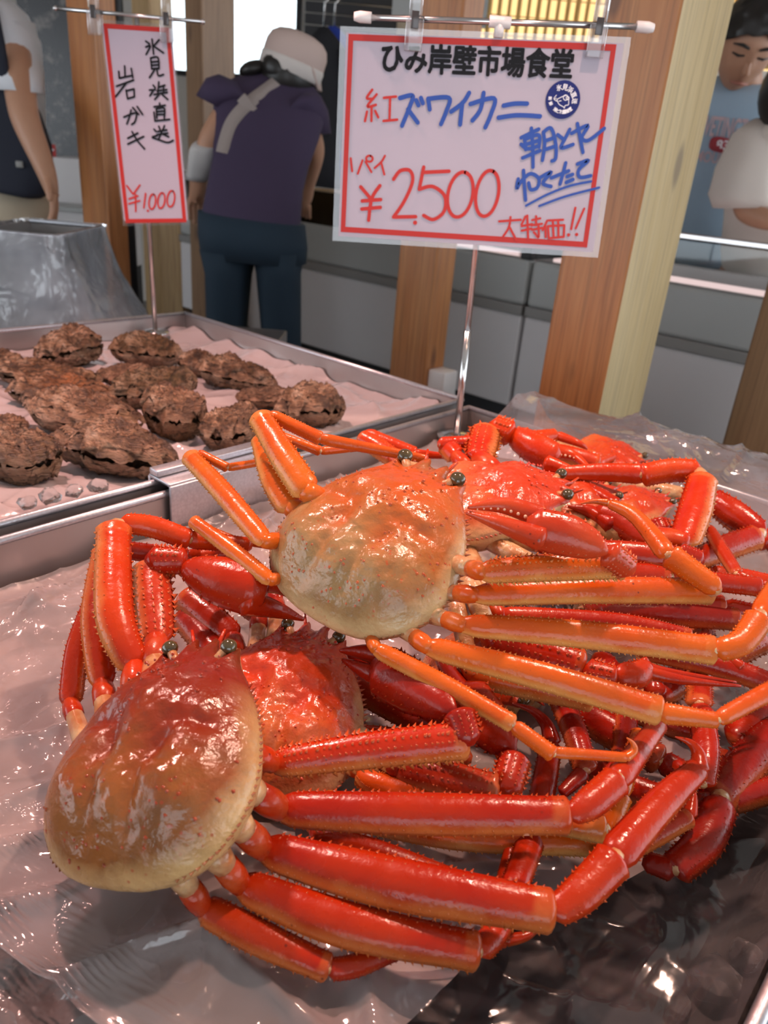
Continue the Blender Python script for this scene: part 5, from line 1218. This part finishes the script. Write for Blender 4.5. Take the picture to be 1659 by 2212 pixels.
# --- man at the outer left, arm hanging
yl = 2.9
r = empty('person', 'man in white tee and beige trousers with black shoulder bag, arm hanging', 'person', (P(-30, 500, yl).x, yl, 0))
Pl = lambda x, y, d=0: P(x, y, yl + d)
N = {'pelvis': (Pl(-10, 440), .12), 'waist': (Pl(-25, 300), .08), 'chest': (Pl(-40, 120), .08), 'neck0': (Pl(-50, -30), .055), 'head': (Pl(-45, -110), .095),
     'hl': (Pl(-60, 500), .09), 'hr': (Pl(45, 500), .09), 'sr': (Pl(28, 80), .062), 'er': (Pl(52, 255, -.24), .048), 'wr': (Pl(98, 365, -.28), .034), 'sl': (Pl(-130, 80), .06), 'el': (Pl(-150, 250), .042), 'wl': (Pl(-150, 380), .03)}
for k, x in (('l', -60), ('r', 45)):
    q = Pl(x, 500); N['k' + k] = (V((q.x, yl, .48)), .062); N['a' + k] = (V((q.x, yl, .08)), .042); N['t' + k] = (V((q.x, yl - .14, .035)), .035)
E_ = [('pelvis', 'waist'), ('waist', 'chest'), ('chest', 'neck0'), ('neck0', 'head'), ('pelvis', 'hl'), ('hl', 'kl'), ('kl', 'al'), ('al', 'tl'), ('pelvis', 'hr'), ('hr', 'kr'), ('kr', 'ar'), ('ar', 'tr'), ('chest', 'sr'), ('sr', 'er'), ('er', 'wr'), ('chest', 'sl'), ('sl', 'el'), ('el', 'wl')]
hand(N, E_, 'wr', N['wr'][0], V((.25, -.1, -1)), V((.3, -.9, 0)), 1.15, 'hr_', .3); hand(N, E_, 'wl', N['wl'][0], V((0, -.1, -1)), V((.3, -.9, 0)), 1.05, 'hl_', .3)
skin_body('body', N, E_, 'skin', r)
m = MB(); m.loft([(Pl(x, y), V((hw, 0, 0)), V((0, .13, 0))) for x, y, hw in ((-15, 440, .19), (-22, 350, .19), (-35, 200, .20), (-42, 80, .20), (-46, 20, .15), (-50, -20, .08))], 30, 2.3, nz=.02, nsc=7)
m.loft([(Pl(15, 60), V((.085, 0, .02)), V((0, .1, 0))), (Pl(28, 120), V((.085, 0, .012)), V((0, .1, 0))), (Pl(36, 150, -.08), V((.08, 0, .0)), V((0, .09, 0))), (Pl(38, 198, -.15), V((.078, 0, .0)), V((0, .082, 0)))], 24, 2.2, nz=.01); m.build('tee_shirt', 'cloth_white', r)
m = MB(); m.loft([(Pl(x, y), V((hw, 0, 0)), V((0, dp, 0))) for x, y, hw, dp in ((-5, 400, .185, .13), (0, 460, .195, .14), (0, 510, .19, .14))], 30, 2.4)
for x in (-60, 45):
    q = Pl(x, 500); m.loft([(V((q.x, yl, z)), V((w_, 0, 0)), V((0, w_ * 1.15, 0))) for z, w_ in ((.86, .105), (.7, .098), (.45, .085), (.2, .078), (.05, .075))], 22, 2.2, nz=.015)
m.build('trousers', 'cloth_beige', r)
for x in (-60, 45):
    q = Pl(x, 500); m = MB(); m.loft([(V((q.x, yl - .06 + d, z)), V((w_, 0, 0)), V((0, l_, 0))) for d, z, w_, l_ in ((0, .002, .05, .15), (0, .03, .052, .15), (.03, .07, .045, .10), (.05, .1, .04, .06))], 20, 2.4); m.build('shoe', 'shoe', r)
m = MB(); m.loft([(Pl(x, y, d), V((hw, 0, -.01)), V((0, .06, 0))) for x, y, hw, d in ((-5, 175, .09, -.12), (5, 230, .12, -.12), (18, 300, .135, -.12), (25, 370, .13, -.12), (28, 405, .11, -.12), (28, 418, .08, -.12))], 28, 3.2, nz=.012); bg_ = m.build('shoulder_bag', 'cloth_bag', r)
m = MB(); m.bevbox(Pl(42, 355, -.186), V((.012, 0, 0)), V((0, .003, 0)), V((0, 0, .01)), .002); m.build('bag_tag', 'grey_band', bg_)
m = MB(); m.tube([Pl(12, 180, -.18), Pl(-2, 90, -.16), Pl(-18, 10, -.12), Pl(-40, -30, -.05)], .018, 8); m.build('bag_strap', 'cloth_bag', bg_)
m = MB(); m.ball(N['head'][0] + V((0, .02, .02)), .1, 16, 10, (V((.1, 0, 0)), V((0, .105, 0)), V((0, 0, .11)))); m.build('hair', 'hair', r)

# --- vendor in blue tee, looking down
def head(root, c, fwd, up, s, hair_top=True, long=False):
    f = fwd.normalized(); x = f.cross(up).normalized(); u = x.cross(f).normalized()
    m = MB(); vs_, fs = [], []
    NU, NV = 28, 22
    for j in range(NV + 1):
        ph = math.pi * j / NV
        for i in range(NU):
            th = 2 * math.pi * i / NU
            X = math.sin(ph) * math.cos(th); Yf = math.sin(ph) * math.sin(th); Z = math.cos(ph)
            wx = .076 * (1 - .24 * max(0, -Z) ** 1.5); wf = .094 * (1 - .10 * max(0, -Z)); wz = .118
            front = max(0, Yf)
            b = .012 * gauss(X, Z, 0, -.18, .16, .16) * front + .008 * gauss(X, Z, 0, .0, .10, .25) * front     # nose
            b -= .010 * (gauss(X, Z, .40, .06, .22, .12) + gauss(X, Z, -.40, .06, .22, .12)) * front             # eye sockets
            b += .006 * (gauss(X, Z, .35, .24, .3, .1) + gauss(X, Z, -.35, .24, .3, .1)) * front                  # brows
            b += .007 * gauss(X, Z, 0, -.52, .3, .10) * front + .008 * gauss(X, Z, 0, -.86, .3, .15) * front      # mouth, chin
            vs_.append(c + (x * X * wx + f * (Yf * wf + b) + u * Z * wz) * s)
    for j in range(NV):
        for i in range(NU): fs.append((j * NU + i, j * NU + (i + 1) % NU, (j + 1) * NU + (i + 1) % NU, (j + 1) * NU + i))
    m.add(vs_, fs)
    q = lambda X, Yf, Z: c + (x * X + f * Yf + u * Z) * s
    m.tube([q(0, .085, .012), q(0, .098, -.012), q(0, .104, -.028), q(0, .09, -.036)], [.006 * s, .009 * s, .013 * s, .008 * s], 10)
    for sg in (-1, 1): m.ball(q(sg * .077, .0, -.012), .02, 10, 8, (x * .008 * s, f * .018 * s, u * .03 * s))
    h = m.build('head', 'skin', root)
    for sg in (-1, 1):
        k = MB(); k.tube([q(sg * .018, .090, .008), q(sg * .034, .089, .005), q(sg * .050, .078, .007)], [.002 * s, .0035 * s, .002 * s], 6); k.build('eye', 'eye_dark', h)
        k = MB(); k.tube([q(sg * .014, .094, .028), q(sg * .034, .092, .034), q(sg * .056, .076, .028)], [.003 * s, .0045 * s, .002 * s], 6); k.build('eyebrow', 'hair', h)
    k = MB(); k.tube([q(-.024, .082, -.066), q(0, .092, -.063), q(.024, .082, -.066)], [.003 * s, .006 * s, .003 * s], 8); k.build('mouth', 'lips', h)
    k = MB(); vs_, fs = [], []
    for j in range(13):
        ph = math.pi * .60 * j / 12
        for i in range(32):
            th = 2 * math.pi * i / 32; fr_ = math.sin(th)
            ph2 = ph * (1 - (.40 + .07 * noise.noise(V((math.cos(th) * 9, 3, 1)))) * max(0, fr_) ** .7)
            wob = 1.04 + .12 * noise.noise(V((math.cos(th) * 4, fr_ * 4, j * .5))) + .05 * noise.noise(V((math.cos(th) * 11, fr_ * 11, j * 1.2)))
            vs_.append(q(.088 * math.sin(ph2) * math.cos(th) * wob, .106 * math.sin(ph2) * fr_ * wob - .004, .132 * math.cos(ph2) * wob + .004))
    for j in range(12):
        for i in range(32): fs.append((j * 32 + i, j * 32 + (i + 1) % 32, (j + 1) * 32 + (i + 1) % 32, (j + 1) * 32 + i))
    k.add(vs_, fs); k.build('hair', 'hair', h)
    return h
ym = 3.02
Pm = lambda x, y, d=0: P(x, y, ym + d)
r = empty('person', 'man in a light blue college tee looking down behind the glass showcase', 'person', (Pm(1570, 500, .38).x, ym + .38, 0))
hc = Pm(1615, 98, -.06)
hz_ = Pm(1590, 500, .3)
N = {'pelvis': (V((hz_.x, ym + .34, .92)), .13), 'waist': (Pm(1580, 420, .26), .09), 'chest': (Pm(1590, 290, .12), .09), 'neck0': (Pm(1610, 195, .04), .06), 'headb': (hc + V((0, .03, -.03)), .07),
     'sl': (Pm(1510, 250, .16), .055), 'el': (Pm(1500, 400, .34), .044), 'wl': (Pm(1530, 500, .30), .032), 'sr': (Pm(1700, 260, .14), .065), 'er': (Pm(1722, 420, .34), .046), 'wr': (Pm(1690, 510, .40), .032)}
for k, dx in (('l', -.11), ('r', .11)):
    N['h' + k] = (V((hz_.x + dx, ym + .36, .85)), .095); N['k' + k] = (V((hz_.x + dx, ym + .36, .48)), .065); N['a' + k] = (V((hz_.x + dx, ym + .38, .08)), .045); N['t' + k] = (V((hz_.x + dx, ym + .24, .035)), .036)
E_ = [('pelvis', 'waist'), ('waist', 'chest'), ('chest', 'neck0'), ('neck0', 'headb'), ('pelvis', 'hl'), ('hl', 'kl'), ('kl', 'al'), ('al', 'tl'), ('pelvis', 'hr'), ('hr', 'kr'), ('kr', 'ar'), ('ar', 'tr'), ('chest', 'sl'), ('sl', 'el'), ('el', 'wl'), ('chest', 'sr'), ('sr', 'er'), ('er', 'wr')]
hand(N, E_, 'wl', N['wl'][0], V((.4, -.3, -.6)), V((.8, .2, .4)), 1.05, 'hl_'); hand(N, E_, 'wr', N['wr'][0], V((-.4, -.3, -.6)), V((-.8, .2, .4)), 1.05, 'hr_')
skin_body('body', N, E_, 'skin', r)
head(r, hc, V((-.14, -.86, -.50)), V((.02, -.5, .86)), 1.16)
m = MB(); tee_rows = [(1555, 560, 118, .30, .16), (1556, 520, 120, .28, .165), (1562, 450, 120, .24, .165), (1572, 370, 120, .18, .165), (1584, 290, 124, .12, .16), (1594, 225, 122, .08, .145), (1602, 195, 96, .06, .12), (1608, 172, 56, .045, .085)]
m.loft([(Pm(x, y, d), Pm(x + hw, y + hw * .09, d) - Pm(x, y, d), V((0, dp * .95, dp * .25))) for x, y, hw, d, dp in tee_rows], 40, 2.3, nz=.02, nsc=7)
m.loft([(Pm(1520, 225, .13), V((.06, 0, -.05)), V((0, .1, 0))), (Pm(1504, 270, .16), V((.08, 0, -.02)), V((0, .1, 0))), (Pm(1494, 370, .26), V((.08, 0, 0)), V((0, .095, 0)))], 22, 2.2, nz=.01)
m.loft([(Pm(1690, 235, .11), V((.06, 0, .05)), V((0, .1, 0))), (Pm(1708, 280, .16), V((.08, 0, .02)), V((0, .1, 0))), (Pm(1718, 380, .28), V((.08, 0, 0)), V((0, .095, 0)))], 22, 2.2, nz=.01)
tee = m.build('tee_shirt', 'cloth_blue', r)
m = MB(); m.loft([(V((hz_.x, ym + .35, z)), V((w_, 0, 0)), V((0, .14, 0))) for z, w_ in ((1.0, .185), (.9, .19), (.8, .185))], 30, 2.4)
for dx in (-.1, .1): m.loft([(V((hz_.x + dx, ym + .36, z)), V((w_, 0, 0)), V((0, w_ * 1.1, 0))) for z, w_ in ((.86, .105), (.6, .09), (.3, .08), (.04, .075))], 20, 2.2)
m.build('trousers', 'cloth_black', r)
# chest print
SS = OnCloth(tee, 2.9)
printed(SS, tee, 'RIVETINGTON', (1500, 292), (1640, 306), 40, 'shirt_print', 'chest_lettering', .02)
printed(SS, tee, 'MOUNTAIN', (1500, 348), (1618, 362), 22, 'shirt_print', 'chest_lettering', .02)
m = MB(); c = SS.pt((1558, 313), .012); k_ = mpp(c); m.loft([(c + V((0, d, 0)), V((26 * k_, 0, -2 * k_)), V((0, 0, 15 * k_))) for d in (0, .002)], 24, 3); m.build('chest_badge', 'shirt_red', tee)
printed(SS, tee, '83', (1545, 322), (1572, 324), 18, 'ink_white', 'badge_number', .02, .018)

# --- customer in a cream blouse at the outer right
yc = 2.30
Pc = lambda x, y, d=0: P(x, y, yc + d)
r = empty('person', 'person in a loose cream blouse bending beside the man in blue', 'person', (Pc(1690, 560).x, yc + .62, 0))
oy = .62
Pc = lambda x, y, d=0: P(x, y, yc + .40 + d)
N = {'pelvis': (V((Pc(1700, 560).x, yc + oy, .9)), .125), 'waist': (Pc(1680, 470, .1), .09), 'chest': (Pc(1680, 340), .09), 'neck0': (Pc(1700, 270, -.04), .055), 'headb': (Pc(1715, 225, -.08), .085),
     'sl': (Pc(1640, 330), .05), 'el': (Pc(1606, 455, -.12), .042), 'wl': (Pc(1660, 478, -.2), .03), 'sr': (Pc(1760, 330), .06), 'er': (Pc(1790, 450), .042), 'wr': (Pc(1760, 520, -.1), .03)}
for k, dx in (('l', -.1), ('r', .1)):
    x_ = N['pelvis'][0].x + dx
    N['h' + k] = (V((x_, yc + oy, .82)), .09); N['k' + k] = (V((x_, yc + oy, .46)), .06); N['a' + k] = (V((x_, yc + oy, .08)), .042); N['t' + k] = (V((x_, yc + oy - .12, .035)), .034)
E_ = [('pelvis', 'waist'), ('waist', 'chest'), ('chest', 'neck0'), ('neck0', 'headb'), ('pelvis', 'hl'), ('hl', 'kl'), ('kl', 'al'), ('al', 'tl'), ('pelvis', 'hr'), ('hr', 'kr'), ('kr', 'ar'), ('ar', 'tr'), ('chest', 'sl'), ('sl', 'el'), ('el', 'wl'), ('chest', 'sr'), ('sr', 'er'), ('er', 'wr')]
hand(N, E_, 'wl', N['wl'][0], V((1, -.2, .0)), V((0, .5, .8)), 1.0, 'hl_'); hand(N, E_, 'wr', N['wr'][0], V((-.3, -.5, -.6)), V((-.8, .2, .4)), 1.0, 'hr_')
skin_body('body', N, E_, 'skin', r)
m = MB(); m.loft([(Pc(x, y, d), V((hw, 0, 0)), V((0, .14, 0))) for x, y, hw, d in ((1668, 615, .165, .16), (1666, 550, .16, .12), (1668, 460, .15, .07), (1676, 370, .15, .02), (1684, 310, .14, 0), (1690, 280, .10, -.01), (1696, 255, .05, -.02))], 34, 2.3, nz=.03, nsc=11)
m.loft([(Pc(1668, 300, 0), V((.07, 0, -.05)), V((0, .09, 0))), (Pc(1636, 325, -.02), V((.075, 0, -.04)), V((0, .095, 0))), (Pc(1610, 380, -.05), V((.082, 0, -.015)), V((0, .1, 0))), (Pc(1598, 425, -.08), V((.088, 0, .0)), V((0, .1, 0))), (Pc(1600, 446, -.09), V((.07, 0, .01)), V((0, .09, 0)))], 26, 2.2, nz=.022, nsc=14); m.build('blouse', 'cloth_cream', r)
m = MB(); m.loft([(V((N['pelvis'][0].x, yc + oy, z)), V((w_, 0, 0)), V((0, w_ * .8, 0))) for z, w_ in ((.95, .15), (.8, .155), (.4, .15), (.1, .145))], 24, 2.2, nz=.02); m.build('skirt', 'cloth_black', r)
m = MB(); m.ball(N['headb'][0] + V((0, .01, .03)), .1, 18, 12, (V((.1, 0, 0)), V((0, .11, 0)), V((0, 0, .12)))); m.build('hair', 'hair', r)

# ------------------------------------------------------------------ film and ice give way under what lies on them
def parts_of(o): return [o] + [q for c in o.children for q in parts_of(c)]
def give(sheets, things, floor_z=.762):
    """sheets: (object, gap).  Each sheet is pressed down to the undersides of the things lying on it."""
    trees = []
    for th in things:
        for q in parts_of(th):
            if q.type == 'MESH' and q.name.split('.')[0] not in ('eye', 'antenna', 'teeth'):
                og = ORG[q.name]; trees.append(([v.co + og for v in q.data.vertices], [tuple(p.vertices) for p in q.data.polygons]))
    vs_, fs = [], []
    for a, b in trees: n = len(vs_); vs_ += a; fs += [tuple(i + n for i in f) for f in b]
    tr = BVHTree.FromPolygons(vs_, fs)
    for sh, gap in sheets:
        og = ORG[sh.name]
        for v in sh.data.vertices:
            w_ = v.co + og; h = tr.ray_cast(V((w_.x, w_.y, floor_z - .004)), V((0, 0, 1)), .2)
            if h[0] is not None and h[0].z - gap < w_.z: v.co.z = max(h[0].z - gap, floor_z - gap * .3) - og.z
        sh.data.update()
OB = bpy.data.objects
give([(OB['plastic_film'], .0002), (OB['crushed_ice'], .012)], [o for o in OB if o.name.startswith('rock_oyster')])
give([(OB['plastic_film.001'], .0002), (OB['plastic_film.002'], .0016), (OB['crushed_ice.001'], .0032), (OB['plastic_film.003'], .0002)], [o for o in OB if o.name.startswith('red_snow_crab')])
